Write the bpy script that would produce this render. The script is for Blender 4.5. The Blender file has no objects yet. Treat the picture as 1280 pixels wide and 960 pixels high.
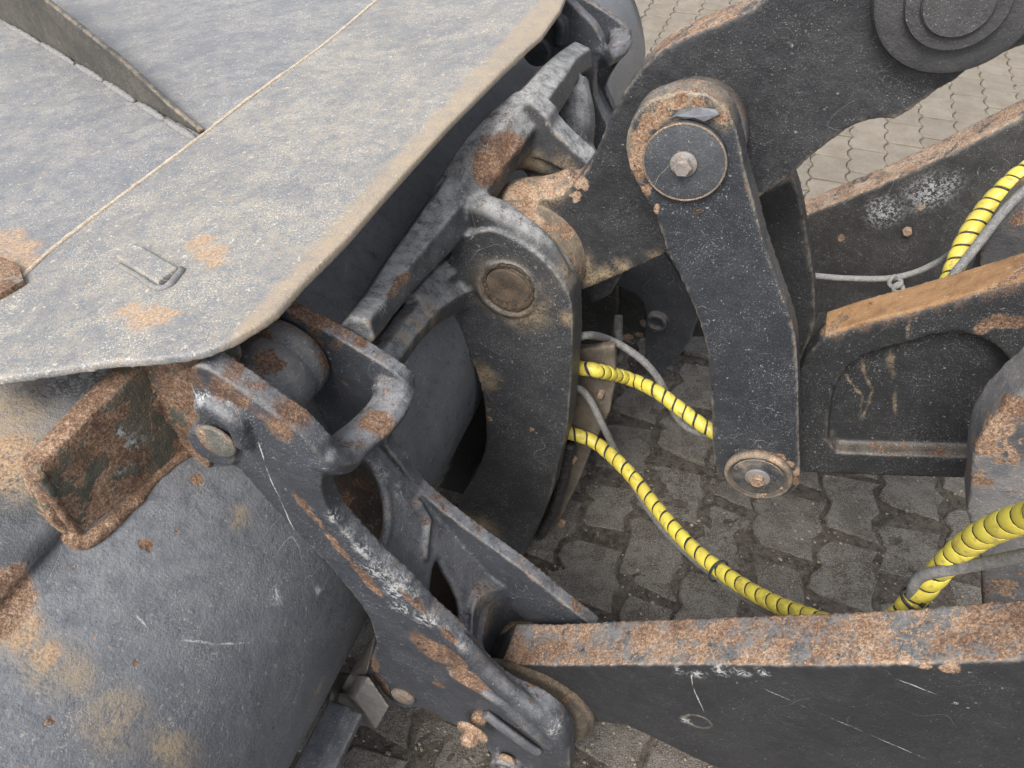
import bpy, bmesh, math, random
from mathutils import Vector, Matrix, noise
from mathutils.geometry import tessellate_polygon
random.seed(7)
SC = bpy.context.scene
COL = SC.collection
rad = math.radians

# ------------------------------------------------------------------ camera, sky, sun, exposure
CAM_H = 1.6
PITCH = rad(45)
YAW = rad(19.4)
cam = bpy.data.objects.new('camera', bpy.data.cameras.new('camera'))
COL.objects.link(cam)
cam.location = (0, 0, CAM_H)
cam.rotation_euler = (rad(90) - PITCH, 0, 0)
cam.data.sensor_width = 36
cam.data.lens = 27
cam.data.clip_start = 0.02
cam.data.clip_end = 200
SC.camera = cam
SC.view_settings.view_transform = 'Standard'
SC.view_settings.look = 'None'
SC.view_settings.exposure = 1.0
SC.view_settings.gamma = 1.0
SC.cycles.max_bounces = 5
SC.cycles.diffuse_bounces = 3

SUN_EL, SUN_AZ = rad(52), rad(-150)      # azimuth measured from +Y, clockwise
world = bpy.data.worlds.new('World')
SC.world = world
world.use_nodes = True
wn = world.node_tree
bg = wn.nodes['Background']
sky = wn.nodes.new('ShaderNodeTexSky')
sky.sky_type = 'NISHITA'
sky.sun_disc = False
sky.sun_elevation = SUN_EL
sky.sun_rotation = SUN_AZ
sky.dust_density = 4.0
sky.ozone_density = 1.0
hs = wn.nodes.new('ShaderNodeHueSaturation')
hs.inputs['Saturation'].default_value = 0.42
wn.links.new(sky.outputs[0], hs.inputs['Color'])
wn.links.new(hs.outputs[0], bg.inputs[0])
bg.inputs[1].default_value = 0.13
sl = bpy.data.lights.new('sun', 'SUN')
sun = bpy.data.objects.new('sun', sl)
COL.objects.link(sun)
sl.energy = 1.5
sl.angle = rad(22)
sl.color = (1.0, 0.97, 0.92)
sd = Vector((math.sin(SUN_AZ) * math.cos(SUN_EL), math.cos(SUN_AZ) * math.cos(SUN_EL), math.sin(SUN_EL)))
sun.rotation_euler = sd.to_track_quat('Z', 'Y').to_euler()

# ------------------------------------------------------------------ frame of the machine
# The machine stands square to L (across it, away from the viewer) and A (along it, to the right).
C0 = Vector((0, 0, CAM_H))
L = Vector((math.sin(YAW), math.cos(YAW), 0))
A = Vector((math.cos(YAW), -math.sin(YAW), 0))
Z = Vector((0, 0, 1))
FW = Vector((0, math.cos(PITCH), -math.sin(PITCH)))
UP = Vector((0, math.sin(PITCH), math.cos(PITCH)))

def ray(px, py):
    return Vector((1, 0, 0)) * ((px - 640) / 960) + UP * ((480 - py) / 960) + FW
def P(px, py, l):                      # a measured point on the vertical plane at distance l across the machine
    r = ray(px, py)
    return C0 + r * (l / r.dot(L))
def D(px, py, d):                      # a measured point at a given depth
    return C0 + ray(px, py) * d
def M3(a, l, z):
    return A * a + L * l + Z * z
def on_plane(px, py, p0, n):
    r = ray(px, py)
    return C0 + r * ((p0 - C0).dot(n) / r.dot(n))
def proj(p):
    q = p - C0
    f = q.dot(FW)
    if f <= 0.02: return None
    return 640 + 960 * q.x / f, 480 - 960 * q.dot(UP) / f

# ------------------------------------------------------------------ materials
class NT:
    def __init__(s, name):
        s.m = bpy.data.materials.new(name)
        s.m.use_nodes = True
        s.t = s.m.node_tree
        s.bsdf = s.t.nodes['Principled BSDF']
        s.geo = s.t.nodes.new('ShaderNodeNewGeometry')
        s.pos = s.geo.outputs['Position']
    def n(s, kind, ins=None, **kw):
        o = s.t.nodes.new(kind)
        for k, v in kw.items(): setattr(o, k, v)
        for k, v in (ins or {}).items():
            s.set(o.inputs[k], v)
        return o
    def set(s, inp, v):
        if isinstance(v, bpy.types.NodeSocket): s.t.links.new(v, inp)
        else: inp.default_value = v
    def math(s, op, a, b=0.5, clamp=False):
        o = s.n('ShaderNodeMath', operation=op, use_clamp=clamp)
        s.set(o.inputs[0], a); s.set(o.inputs[1], b)
        return o.outputs[0]
    def vm(s, op, a, b=(0, 0, 0)):
        o = s.n('ShaderNodeVectorMath', operation=op)
        s.set(o.inputs[0], a); s.set(o.inputs[1], b)
        return o.outputs['Value'] if op in ('LENGTH', 'DOT_PRODUCT', 'DISTANCE') else o.outputs[0]
    def noise(s, scale, detail=3, rough=0.55, vec=None, out=0, dist=0.0):
        o = s.n('ShaderNodeTexNoise', {'Vector': vec or s.pos, 'Scale': scale, 'Detail': detail, 'Roughness': rough, 'Distortion': dist})
        return o.outputs[out]
    def step(s, v, lo, hi, a=0.0, b=1.0):
        o = s.n('ShaderNodeMapRange', {0: v, 1: lo, 2: hi, 3: a, 4: b}, interpolation_type='SMOOTHSTEP')
        return o.outputs[0]
    def mix(s, f, a, b):
        o = s.n('ShaderNodeMix', data_type='RGBA')
        s.set(o.inputs[0], f)
        for i, v in ((6, a), (7, b)):
            if isinstance(v, tuple) and len(v) == 3: v = (*v, 1)
            s.set(o.inputs[i], v)
        return o.outputs[2]
    def bump(s, h, dist, strength=1.0, nrm=None):
        ins = {'Height': h, 'Distance': dist, 'Strength': strength}
        if nrm is not None: ins['Normal'] = nrm
        return s.n('ShaderNodeBump', ins).outputs[0]
    def patches(s, pts, warp, soft=0.35):
        """union of ragged blobs; pts = (centre, radius)"""
        res = None
        for it in pts:
            if len(it) == 3:                         # (end, end, half width): a long stroke
                p0, p1, r = it
                ax = p1 - p0; h = max(ax.length / 2, r); ax = ax.normalized()
                q = s.vm('SUBTRACT', warp, tuple((p0 + p1) / 2))
                al = s.vm('DOT_PRODUCT', q, tuple(ax))
                ln = s.vm('LENGTH', q)
                k2 = 1 - (r / h) ** 2
                d2 = s.math('SUBTRACT', s.math('MULTIPLY', ln, ln), s.math('MULTIPLY', s.math('MULTIPLY', al, al), k2))
                d = s.math('MULTIPLY', s.math('SQRT', d2), 1.0 / r)
            else:
                c, r = it
                d = s.math('MULTIPLY', s.vm('DISTANCE', warp, tuple(c)), 1.0 / r)
            k = s.step(d, 1.0 + soft * .4, 1.0 - soft)
            res = k if res is None else s.math('MAXIMUM', res, k)
        return res

def paint(name, base=(.035, .038, .042), base2=None, rust=0.0, up_rust=0.0, up_dust_or_sheen=0.0, edge=0.6, speck=0.5,
          rough=0.5, rust_pts=(), white_pts=(), tan_pts=(), dark_pts=(), scratch=0.5, dust_or_sheen=(.30, .245, .18), bumpy=1.0,
          band=None, lines=(), orange_pts=(), pin=0.0, film=0.0, speck_col=(.38, .375, .36), rust_tone=0.0, warp_amt=.03, rough_v=.12):
    """painted steel: worn, dusty and rusting"""
    T = NT(name)
    base2 = base2 or tuple(c * 1.5 for c in base)
    wv = T.vm('SUBTRACT', T.noise(28, 4, .65, out=1), (.5, .5, .5))
    wsc = T.n('ShaderNodeVectorMath', operation='SCALE'); T.set(wsc.inputs[0], wv); wsc.inputs['Scale'].default_value = warp_amt
    warp = T.vm('ADD', T.pos, wsc.outputs[0])
    n_big = T.noise(7, 4, .6)
    n_mid = T.noise(45, 4, .65)
    n_fine = T.noise(320, 3, .7)
    n_grain = T.noise(900, 2, .6)
    col = T.mix(T.step(T.math('ADD', T.math('MULTIPLY', n_big, .6), T.math('MULTIPLY', n_mid, .4)), .38, .62), base, base2)
    nz = T.n('ShaderNodeSeparateXYZ', {0: T.geo.outputs['Normal']}).outputs[2]
    # settled dusty film; on the shell its up-facing part paints sky sheen
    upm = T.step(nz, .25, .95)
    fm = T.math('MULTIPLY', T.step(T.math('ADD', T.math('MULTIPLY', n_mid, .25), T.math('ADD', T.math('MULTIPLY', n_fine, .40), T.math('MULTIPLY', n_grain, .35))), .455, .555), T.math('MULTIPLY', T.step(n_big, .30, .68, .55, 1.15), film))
    ud = T.math('MULTIPLY', T.math('MULTIPLY', upm, up_dust_or_sheen), T.step(T.math('ADD', T.math('MULTIPLY', n_mid, .6), T.math('MULTIPLY', n_fine, .4)), .30, .62))
    col = T.mix(T.math('MAXIMUM', fm, ud), col, dust_or_sheen)
    # pale specks of grit, two sizes, and short scratches
    if speck > 0:
        s1 = T.step(T.noise(560, 2, .6), .685 - .085 * speck, .73 - .085 * speck)
        sgate = T.step(T.noise(14, 3, .6), .40, .66, .25, 1.0)
        s2 = T.step(T.noise(120, 4, .75), .70 - .07 * speck, .73 - .07 * speck)
        vo = T.n('ShaderNodeTexVoronoi', {'Vector': warp, 'Scale': 85.0, 'Randomness': 1.0}, feature='F1')
        dots = T.math('MULTIPLY', T.step(vo.outputs['Distance'], .16, .09), T.step(T.n('ShaderNodeSeparateColor', {0: vo.outputs['Color']}).outputs[0], 1 - .25 * speck, 1 - .2 * speck))
        sp = T.math('MAXIMUM', T.math('MULTIPLY', s1, T.math('MULTIPLY', sgate, .75)), T.math('MULTIPLY', T.math('MAXIMUM', s2, dots), .55))
        col = T.mix(T.math('MULTIPLY', sp, min(1, .55 + speck * .4)), col, speck_col)
    scm = None
    if scratch > 0:
        for k, (rx, ry, rz, sc) in enumerate(((.3, .8, .5, 9), (1.2, -.5, 1.9, 14), (-.7, .3, -1.0, 6))):
            mp = T.n('ShaderNodeMapping', {'Vector': warp if k == 1 else T.pos, 'Rotation': (rx, ry, rz), 'Scale': (1, .16, 1), 'Location': (k * 3.7, 0, 0)})
            v = T.noise(float(sc), 1, .4, vec=mp.outputs[0])
            wdt = .0013 * sc / 9
            line = T.step(T.math('ABSOLUTE', T.math('SUBTRACT', v, .46 + .04 * k)), wdt, wdt * .3)
            line = T.math('MULTIPLY', line, T.math('MULTIPLY', T.step(T.noise(8 + 3 * k, 2, .5), .55, .62), T.step(n_fine, .36, .50)))
            scm = line if scm is None else T.math('MAXIMUM', scm, line)
        col = T.mix(T.math('MULTIPLY', scm, scratch * .8), col, (.34, .34, .33))
    if lines:
        lm = T.patches(lines, T.vm('ADD', T.pos, T.n('ShaderNodeVectorMath', {0: wv, 3: .006}, operation='SCALE').outputs[0]), .5)
        lm = T.math('MULTIPLY', lm, T.step(n_fine, .36, .46))
        col = T.mix(T.math('MULTIPLY', lm, .8), col, (.48, .48, .47))
    # darkened patches, then stain areas
    if dark_pts:
        dm = T.patches(dark_pts, warp, 1.0)
        col = T.mix(T.math('MULTIPLY', dm, .8), col, tuple(c * .45 for c in base))
    if tan_pts:
        tm = T.patches(tan_pts, warp, .9)
        tm = T.math('MULTIPLY', tm, T.step(T.math('ADD', T.math('MULTIPLY', n_fine, .45), T.math('ADD', T.math('MULTIPLY', n_grain, .2), T.math('MULTIPLY', n_mid, .35))), .40, .56))
        col = T.mix(T.math('MULTIPLY', tm, .85), col, (.33, .25, .155))
    if band:
        bv, v0, v1 = band
        bd_ = T.math('ADD', T.vm('DOT_PRODUCT', T.pos, tuple(bv)), T.math('MULTIPLY', T.math('SUBTRACT', n_mid, .5), .012))
        bm_ = T.math('MULTIPLY', T.step(bd_, v0, v1), T.step(T.math('ADD', T.math('MULTIPLY', n_fine, .6), T.math('MULTIPLY', n_mid, .4)), .30, .62, .45, 1.0))
        col = T.mix(T.math('MULTIPLY', bm_, .8), col, (.34, .265, .18))
    if white_pts:
        wm = T.patches(white_pts, warp, .9)
        wm = T.math('MULTIPLY', wm, T.step(T.noise(150, 5, .75, dist=.6), .48, .56))
        col = T.mix(T.math('MULTIPLY', wm, .85), col, (.50, .51, .50))
    # rust: patches, flaking field, worn edges
    pt = T.geo.outputs['Pointiness']
    em = T.step(T.math('ADD', pt, T.math('MULTIPLY', T.math('SUBTRACT', n_mid, .5), .10)), .535, .575)
    em = T.math('MULTIPLY', em, edge)
    rm = T.math('MULTIPLY', em, T.step(n_mid, .40, .56))
    if rust > 0:
        rf = T.noise(16, 6, .68, dist=.3)
        rm = T.math('MAXIMUM', rm, T.step(rf, .78 - rust * .36, .82 - rust * .36))
    if up_rust > 0:
        urn = T.math('ADD', T.math('MULTIPLY', T.noise(26, 4, .65, dist=.4), .42), T.math('ADD', T.math('MULTIPLY', T.noise(150, 4, .7), .34), T.math('MULTIPLY', n_grain, .24)))
        ur = T.math('MULTIPLY', T.step(nz, .45, .75), T.step(urn, .60 - up_rust * .135, .635 - up_rust * .135))
        rm = T.math('MAXIMUM', rm, ur)
    if rust_pts:
        rp = T.patches(rust_pts, warp, .25)
        rp = T.math('MULTIPLY', rp, T.step(T.noise(70, 5, .7), .34, .42))
        rm = T.math('MAXIMUM', rm, rp)
    rn = T.noise(170, 5, .72)
    rcf = T.math('ADD', T.math('ADD', T.math('MULTIPLY', rn, .26), T.math('MULTIPLY', n_fine, .36)), T.math('ADD', T.math('MULTIPLY', n_grain, .22), T.math('MULTIPLY', T.noise(20, 3, .6), .19)))
    rcf = T.math('SUBTRACT', rcf, T.math('MULTIPLY', T.step(T.noise(13, 3, .6), .45, .62), .045))
    rcol = T.n('ShaderNodeValToRGB', {0: T.math('ADD', T.math('ADD', T.math('MULTIPLY', T.math('SUBTRACT', rcf, .515), 1.9), .5), rust_tone)})
    cr = rcol.color_ramp
    cr.elements[0].position = .26; cr.elements[0].color = (.058, .036, .026, 1)
    cr.elements[1].position = .78; cr.elements[1].color = (.46, .395, .325, 1)
    e = cr.elements.new(.42); e.color = (.135, .078, .049, 1)
    e = cr.elements.new(.52); e.color = (.24, .145, .090, 1)
    e = cr.elements.new(.62); e.color = (.36, .25, .165, 1)
    # paler dusty film around the rust and along the edges
    if orange_pts:
        om = T.patches(orange_pts, warp, .45)
        om = T.math('MULTIPLY', om, T.step(T.math('ADD', T.math('MULTIPLY', n_fine, .55), T.math('MULTIPLY', T.noise(130, 4, .7), .45)), .40, .50))
        col = T.mix(T.math('MULTIPLY', om, .9), col, T.mix(T.step(n_fine, .4, .62), (.31, .19, .11), (.45, .32, .20)))
    if pin > 0:
        pm = T.math('MULTIPLY', T.step(T.noise(95, 4, .72), .70 - pin * .06, .725 - pin * .06), T.step(T.noise(9, 3, .6), .38, .6, .3, 1.0))
        col = T.mix(T.math('MULTIPLY', pm, .8), col, T.mix(n_fine, (.20, .10, .05), (.50, .32, .17)))
    halo = T.math('MULTIPLY', T.step(T.math('ADD', pt, T.math('MULTIPLY', T.math('SUBTRACT', n_mid, .5), .08)), .512, .56), T.math('MULTIPLY', T.step(T.noise(11, 4, .7), .40, .60, .12, 1.0), edge * .65))
    col = T.mix(halo, col, (.30, .27, .22))
    col = T.mix(rm, col, rcol.outputs[0])
    T.set(T.bsdf.inputs['Base Color'], col)
    r0 = T.math('ADD', T.math('MULTIPLY', n_mid, rough_v * 2), rough - rough_v)
    r0 = T.math('ADD', r0, T.math('MULTIPLY', T.math('MAXIMUM', fm, ud), .25))
    T.set(T.bsdf.inputs['Roughness'], T.n('ShaderNodeMix', {0: rm, 2: r0, 3: .92}).outputs[0])
    T.bsdf.inputs['Specular IOR Level'].default_value = .5
    h = T.math('ADD', T.math('MULTIPLY', n_fine, .8), T.math('MULTIPLY', n_mid, .9))
    h = T.math('ADD', h, T.math('MULTIPLY', T.noise(130, 3, .6), .9))
    h = T.math('ADD', h, T.math('MULTIPLY', T.math('MULTIPLY', rm, T.math('ADD', T.math('MULTIPLY', rn, 1.6), -1.2)), 1.0))
    if scm is not None: h = T.math('SUBTRACT', h, T.math('MULTIPLY', scm, .3))
    b1 = T.bump(h, .0012 * bumpy, .8)
    b2 = T.bump(n_grain, .0005, .5, b1)
    T.set(T.bsdf.inputs['Normal'], b2)
    return T.m

def simple(name, c1, c2, scale=60, rough=.6, bump=.001, metallic=0.0, c3=None, spec=.4):
    T = NT(name)
    n1 = T.noise(scale, 5, .68)
    col = T.mix(T.step(n1, .38, .62), c1, c2)
    if c3: col = T.mix(T.step(T.noise(scale * 4, 3, .6), .56, .66), col, c3)
    T.set(T.bsdf.inputs['Base Color'], col)
    T.bsdf.inputs['Roughness'].default_value = rough
    T.bsdf.inputs['Metallic'].default_value = metallic
    T.bsdf.inputs['Specular IOR Level'].default_value = spec
    T.set(T.bsdf.inputs['Normal'], T.bump(T.noise(scale * 3, 4, .7), bump, .8))
    return T.m

def segs(path, f, r):
    q = [f(*p) for p in path]
    return [(a, b, r) for a, b in zip(q, q[1:])]
# ------------------------------------------------------------------ object helpers
def link(name, me, parent=None, mats=(), smooth=False):
    o = bpy.data.objects.new(name, me)
    COL.objects.link(o)
    for m in mats: me.materials.append(m)
    if parent is not None: attach(o, parent)
    if smooth: me.polygons.foreach_set('use_smooth', [True] * len(me.polygons))
    return o
def attach(o, parent):
    o.parent = parent
    o.matrix_parent_inverse = Matrix.Translation(-root_loc(parent))
def root_loc(o):
    v = Vector(o.location)
    return v
def thing(name, label, cat, loc, group=None):
    o = bpy.data.objects.new(name, None)
    COL.objects.link(o)
    o.location = loc
    o.empty_display_size = .05
    o['label'] = label; o['category'] = cat
    if group: o['group'] = group
    return o
def tag(o, label, cat, group=None):
    o['label'] = label; o['category'] = cat
    if group: o['group'] = group
def from_bm(name, bm, parent=None, mats=(), smooth=False):
    bmesh.ops.recalc_face_normals(bm, faces=bm.faces)
    me = bpy.data.meshes.new(name)
    bm.to_mesh(me); bm.free()
    return link(name, me, parent, mats, smooth)

def spline(pts, n=6, closed=True):
    """Catmull-Rom; a point with a third/extra truthy tag stays sharp by being doubled in the input"""
    out = []
    N = len(pts)
    rng = range(N if closed else N - 1)
    g = (lambda i: pts[i % N]) if closed else (lambda i: pts[max(0, min(N - 1, i))])
    for i in rng:
        p0, p1, p2, p3 = (Vector(g(i - 1)), Vector(g(i)), Vector(g(i + 1)), Vector(g(i + 2)))
        if (p2 - p1).length < 1e-6: continue
        for k in range(n):
            t = k / n
            out.append(.5 * ((2 * p1) + (-p0 + p2) * t + (2 * p0 - 5 * p1 + 4 * p2 - p3) * t * t + (-p0 + 3 * p1 - 3 * p2 + p3) * t ** 3))
    if not closed: out.append(Vector(g(N - 1)))
    return out

def prism(bm, loops, vec, back=None):
    """planar polygon with holes (3-D point lists) pushed along vec; closed solid"""
    tris = tessellate_polygon([list(l) for l in loops])
    flat = [p for l in loops for p in l]
    f = [bm.verts.new(p) for p in flat]
    b = [bm.verts.new(p + vec) for p in (back or flat)]
    for t in tris:
        try:
            bm.faces.new([f[i] for i in t]); bm.faces.new([b[i] for i in reversed(t)])
        except ValueError: pass
    s = 0
    for l in loops:
        n = len(l)
        for i in range(n):
            j = (i + 1) % n
            try: bm.faces.new((f[s + i], f[s + j], b[s + j], b[s + i]))
            except ValueError: pass
        s += n
def pl(bm, px, l, t, holes=(), smooth=0):
    """plate in the vertical fore-and-aft plane at l, thickness t"""
    loops = []
    for lp in (px, *holes):
        q = [Vector(p) for p in lp]
        if smooth: q = spline(q, smooth)
        loops.append([P(p[0], p[1], l) for p in q])
    prism(bm, loops, L * t)
def frame_of(d):
    d = d.normalized()
    u = d.orthogonal().normalized() if abs(d.dot(L)) > .99 else d.cross(L).normalized()
    return u, d.cross(u).normalized()
def tube(bm, pts, radii, seg=16, caps=True, flat=None):
    """swept tube through 3-D points; flat=(normal, ratio) squashes the section"""
    if not hasattr(radii, '__len__'): radii = [radii] * len(pts)
    rings = []
    up = None
    for i, p in enumerate(pts):
        t = (pts[min(i + 1, len(pts) - 1)] - pts[max(i - 1, 0)]).normalized()
        if flat is not None:
            u = (flat[0] - t * flat[0].dot(t)).normalized()
        else:
            if up is None: up = t.orthogonal()
            u = (up - t * up.dot(t)).normalized(); up = u
        v = t.cross(u)
        fr = flat[1] if flat else 1
        rings.append([bm.verts.new(p + (u * math.cos(2 * math.pi * k / seg) * fr + v * math.sin(2 * math.pi * k / seg)) * radii[i]) for k in range(seg)])
    for a, b in zip(rings, rings[1:]):
        for k in range(seg):
            bm.faces.new((a[k], a[(k + 1) % seg], b[(k + 1) % seg], b[k]))
    if caps:
        bm.faces.new(rings[0][::-1]); bm.faces.new(rings[-1])
def lathe(bm, c, axis, prof, seg=40, wob=0.0, sx=1.0):
    """prof = (radius, height along axis) pairs"""
    axis = axis.normalized()
    u, v = frame_of(axis)
    rings = []
    for r, h in prof:
        if r < 1e-5:
            rings.append([bm.verts.new(c + axis * h)])
        else:
            rings.append([bm.verts.new(c + axis * h + (u * math.cos(2 * math.pi * k / seg) + v * math.sin(2 * math.pi * k / seg) * sx) * r * (1 + wob * noise.noise(Vector((k * .5, r * 40, h * 90))))) for k in range(seg)])
    for a, b in zip(rings, rings[1:]):
        if len(a) == 1 and len(b) == 1: continue
        for k in range(seg):
            k2 = (k + 1) % seg
            if len(a) == 1: bm.faces.new((a[0], b[k], b[k2]))
            elif len(b) == 1: bm.faces.new((a[k], a[k2], b[0]))
            else: bm.faces.new((a[k], a[k2], b[k2], b[k]))
def disc(bm, c, r, h, bev=.003, seg=44, axis=None):
    """disc whose back is at c and whose face stands h towards the viewer (-L)"""
    lathe(bm, c, axis or -L, [(0, 0), (r, 0), (r, h - bev), (r - bev * .3, h - bev * .3), (r - bev, h), (0, h)], seg)
def hexbolt(bm, c, r, h, rot=0.2, axis=None):
    ax = (axis or -L).normalized()
    u, v = frame_of(ax)
    def ring(rr, hh): return [bm.verts.new(c + ax * hh + (u * math.cos(rot + k * math.pi / 3) + v * math.sin(rot + k * math.pi / 3)) * rr) for k in range(6)]
    r0, r1, r2 = ring(r, 0), ring(r, h * .8), ring(r * .82, h)
    for a, b in ((r0, r1), (r1, r2)):
        for k in range(6): bm.faces.new((a[k], a[(k + 1) % 6], b[(k + 1) % 6], b[k]))
    bm.faces.new(r2); bm.faces.new(r0[::-1])
def box(bm, c, ex, ey, ez):
    """box around c with half-extent vectors"""
    vs = [bm.verts.new(c + ex * i + ey * j + ez * k) for i in (-1, 1) for j in (-1, 1) for k in (-1, 1)]
    for f in ((0, 1, 3, 2), (4, 6, 7, 5), (0, 4, 5, 1), (2, 3, 7, 6), (0, 2, 6, 4), (1, 5, 7, 3)):
        bm.faces.new([vs[i] for i in f])

def cast(name, bm, voxel, parent, mats, iters=4, rough=.0012, fac=.5):
    """fuse the closed solids in bm into one casting with soft fillets"""
    bmesh.ops.recalc_face_normals(bm, faces=bm.faces)
    me = bpy.data.meshes.new(name + '_tmp')
    bm.to_mesh(me); bm.free()
    o = bpy.data.objects.new(name, me)
    COL.objects.link(o)
    m = o.modifiers.new('r', 'REMESH'); m.mode = 'VOXEL'; m.voxel_size = voxel; m.use_smooth_shade = True
    if iters:
        s = o.modifiers.new('s', 'SMOOTH'); s.factor = fac; s.iterations = iters
    dg = bpy.context.evaluated_depsgraph_get()
    dg.update()
    me2 = bpy.data.meshes.new_from_object(o.evaluated_get(dg))
    bpy.data.objects.remove(o); bpy.data.meshes.remove(me)
    me2.name = name
    if rough > 0:
        n = len(me2.vertices)
        co = [0.0] * (3 * n); no = [0.0] * (3 * n)
        me2.vertices.foreach_get('co', co)
        me2.vertex_normals.foreach_get('vector', no)
        for i in range(n):
            j = 3 * i
            v = Vector(co[j:j + 3])
            d = noise.noise(v * 13) * rough + noise.noise(v * 60) * rough * .35
            co[j] += no[j] * d; co[j + 1] += no[j + 1] * d; co[j + 2] += no[j + 2] * d
        me2.vertices.foreach_set('co', co)
    me2.materials.clear()
    o2 = bpy.data.objects.new(name, me2)
    COL.objects.link(o2)
    for mm in mats: me2.materials.append(mm)
    me2.polygons.foreach_set('use_smooth', [True] * len(me2.polygons))
    if parent is not None: attach(o2, parent)
    return o2

# ------------------------------------------------------------------ paving
def groundp(px, py, z=0.0):
    r = ray(px, py)
    return C0 + r * ((z - CAM_H) / r.z)
def muddy(p):
    """1 in the wet, muddy ground under the machine, 0 on the swept paving beyond it"""
    q = p.dot(L) * .75 + p.dot(A) * .38
    return max(0.0, min(1.0, (2.05 - q + noise.noise(p * 2.2) * .25) / .7))
def ground_mat(name, muddy_stone):
    T = NT(name)
    q = T.math('ADD', T.math('MULTIPLY', T.vm('DOT_PRODUCT', T.pos, tuple(L)), .75), T.math('MULTIPLY', T.vm('DOT_PRODUCT', T.pos, tuple(A)), .38))
    wet = T.step(T.math('ADD', q, T.math('MULTIPLY', T.math('SUBTRACT', T.noise(2.4, 4, .6), .5), .7)), 2.15, 1.45)
    n1 = T.noise(9, 5, .65); n2 = T.noise(60, 5, .7); n3 = T.noise(330, 3, .7)
    oi = T.n('ShaderNodeObjectInfo').outputs['Random']
    if muddy_stone:
        dry = T.mix(T.step(n1, .35, .65), (.235, .20, .155), (.30, .265, .215))
        dry = T.mix(T.math('MULTIPLY', oi, .45), dry, (.19, .165, .13))
        mud = T.mix(T.step(n2, .36, .62), (.130, .115, .097), (.205, .184, .156))
        mud = T.mix(T.math('MULTIPLY', oi, .35), mud, (.18, .165, .145))
        smear = T.step(T.math('ADD', T.math('MULTIPLY', T.noise(17, 5, .7), .65), T.math('MULTIPLY', n2, .35)), .46, .56)
        mud = T.mix(T.math('MULTIPLY', smear, .85), mud, (.080, .065, .050))
        mud = T.mix(T.step(n3, .52, .62), mud, (.24, .22, .19))
        mud = T.mix(T.math('MULTIPLY', T.step(n3, .46, .38), .7), mud, (.045, .036, .028))
    else:
        dry = T.mix(T.step(n2, .40, .60), (.075, .058, .042), (.17, .14, .105))
        mud = T.mix(T.step(n2, .36, .62), (.036, .029, .023), (.115, .095, .075))
        mud = T.mix(T.math('MULTIPLY', T.step(n1, .5, .62), .5), mud, (.10, .076, .052))
    col = T.mix(wet, dry, mud)
    col = T.mix(T.math('MULTIPLY', T.step(n3, .56, .70), .45), col, (.27, .235, .19))
    col = T.mix(T.math('MULTIPLY', T.step(T.noise(210, 2, .5), .70, .73), .65), col, (.40, .36, .30))
    col = T.mix(T.math('MULTIPLY', T.step(n3, .44, .32), .5), col, (.03, .024, .018))
    T.set(T.bsdf.inputs['Base Color'], col)
    T.set(T.bsdf.inputs['Roughness'], T.step(T.math('MULTIPLY', wet, T.step(n1, .35, .6)), 0, 1, .92, .55))
    h = T.math('ADD', T.math('MULTIPLY', n2, 1.0), T.math('MULTIPLY', n3, .55))
    T.set(T.bsdf.inputs['Normal'], T.bump(h, .008, 1.0))
    return T.m
STONE = ground_mat('concrete_paver', True)
MUD = ground_mat('mud_and_grit', False)

ground = bpy.data.objects.new('ground', None)
bm = bmesh.new()
NX, NY = 300, 330
lo = M3(-1.0, .0, 0)
gv = []
for j in range(NY + 1):
    row = []
    for i in range(NX + 1):
        a = -1.0 + 2.9 * i / NX; l = -.35 + 4.4 * j / NY
        p = M3(a, l, 0)
        m = muddy(p)
        h = -.011 + m * .0062 + noise.noise(p * 9) * (.002 + .0055 * m) + noise.noise(p * 38) * (.001 + .0022 * m) + noise.noise(p * 110) * .001 * (.4 + m)
        row.append(bm.verts.new((p.x, p.y, h)))
    gv.append(row)
for j in range(NY):
    for i in range(NX):
        bm.faces.new((gv[j][i], gv[j][i + 1], gv[j + 1][i + 1], gv[j + 1][i]))
# coarse continuation to the edge of the yard
for (a0, a1, l0, l1) in ((-9, -1.0, -6, 12), (1.9, 12, -6, 12), (-1.0, 1.9, 4.05, 12), (-1.0, 1.9, -6, -.35)):
    bm.faces.new([bm.verts.new(M3(a, l, -.010)) for a, l in ((a0, l0), (a1, l0), (a1, l1), (a0, l1))])
ground = from_bm('ground', bm, None, (MUD,), True)
ground['kind'] = 'structure'

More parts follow.
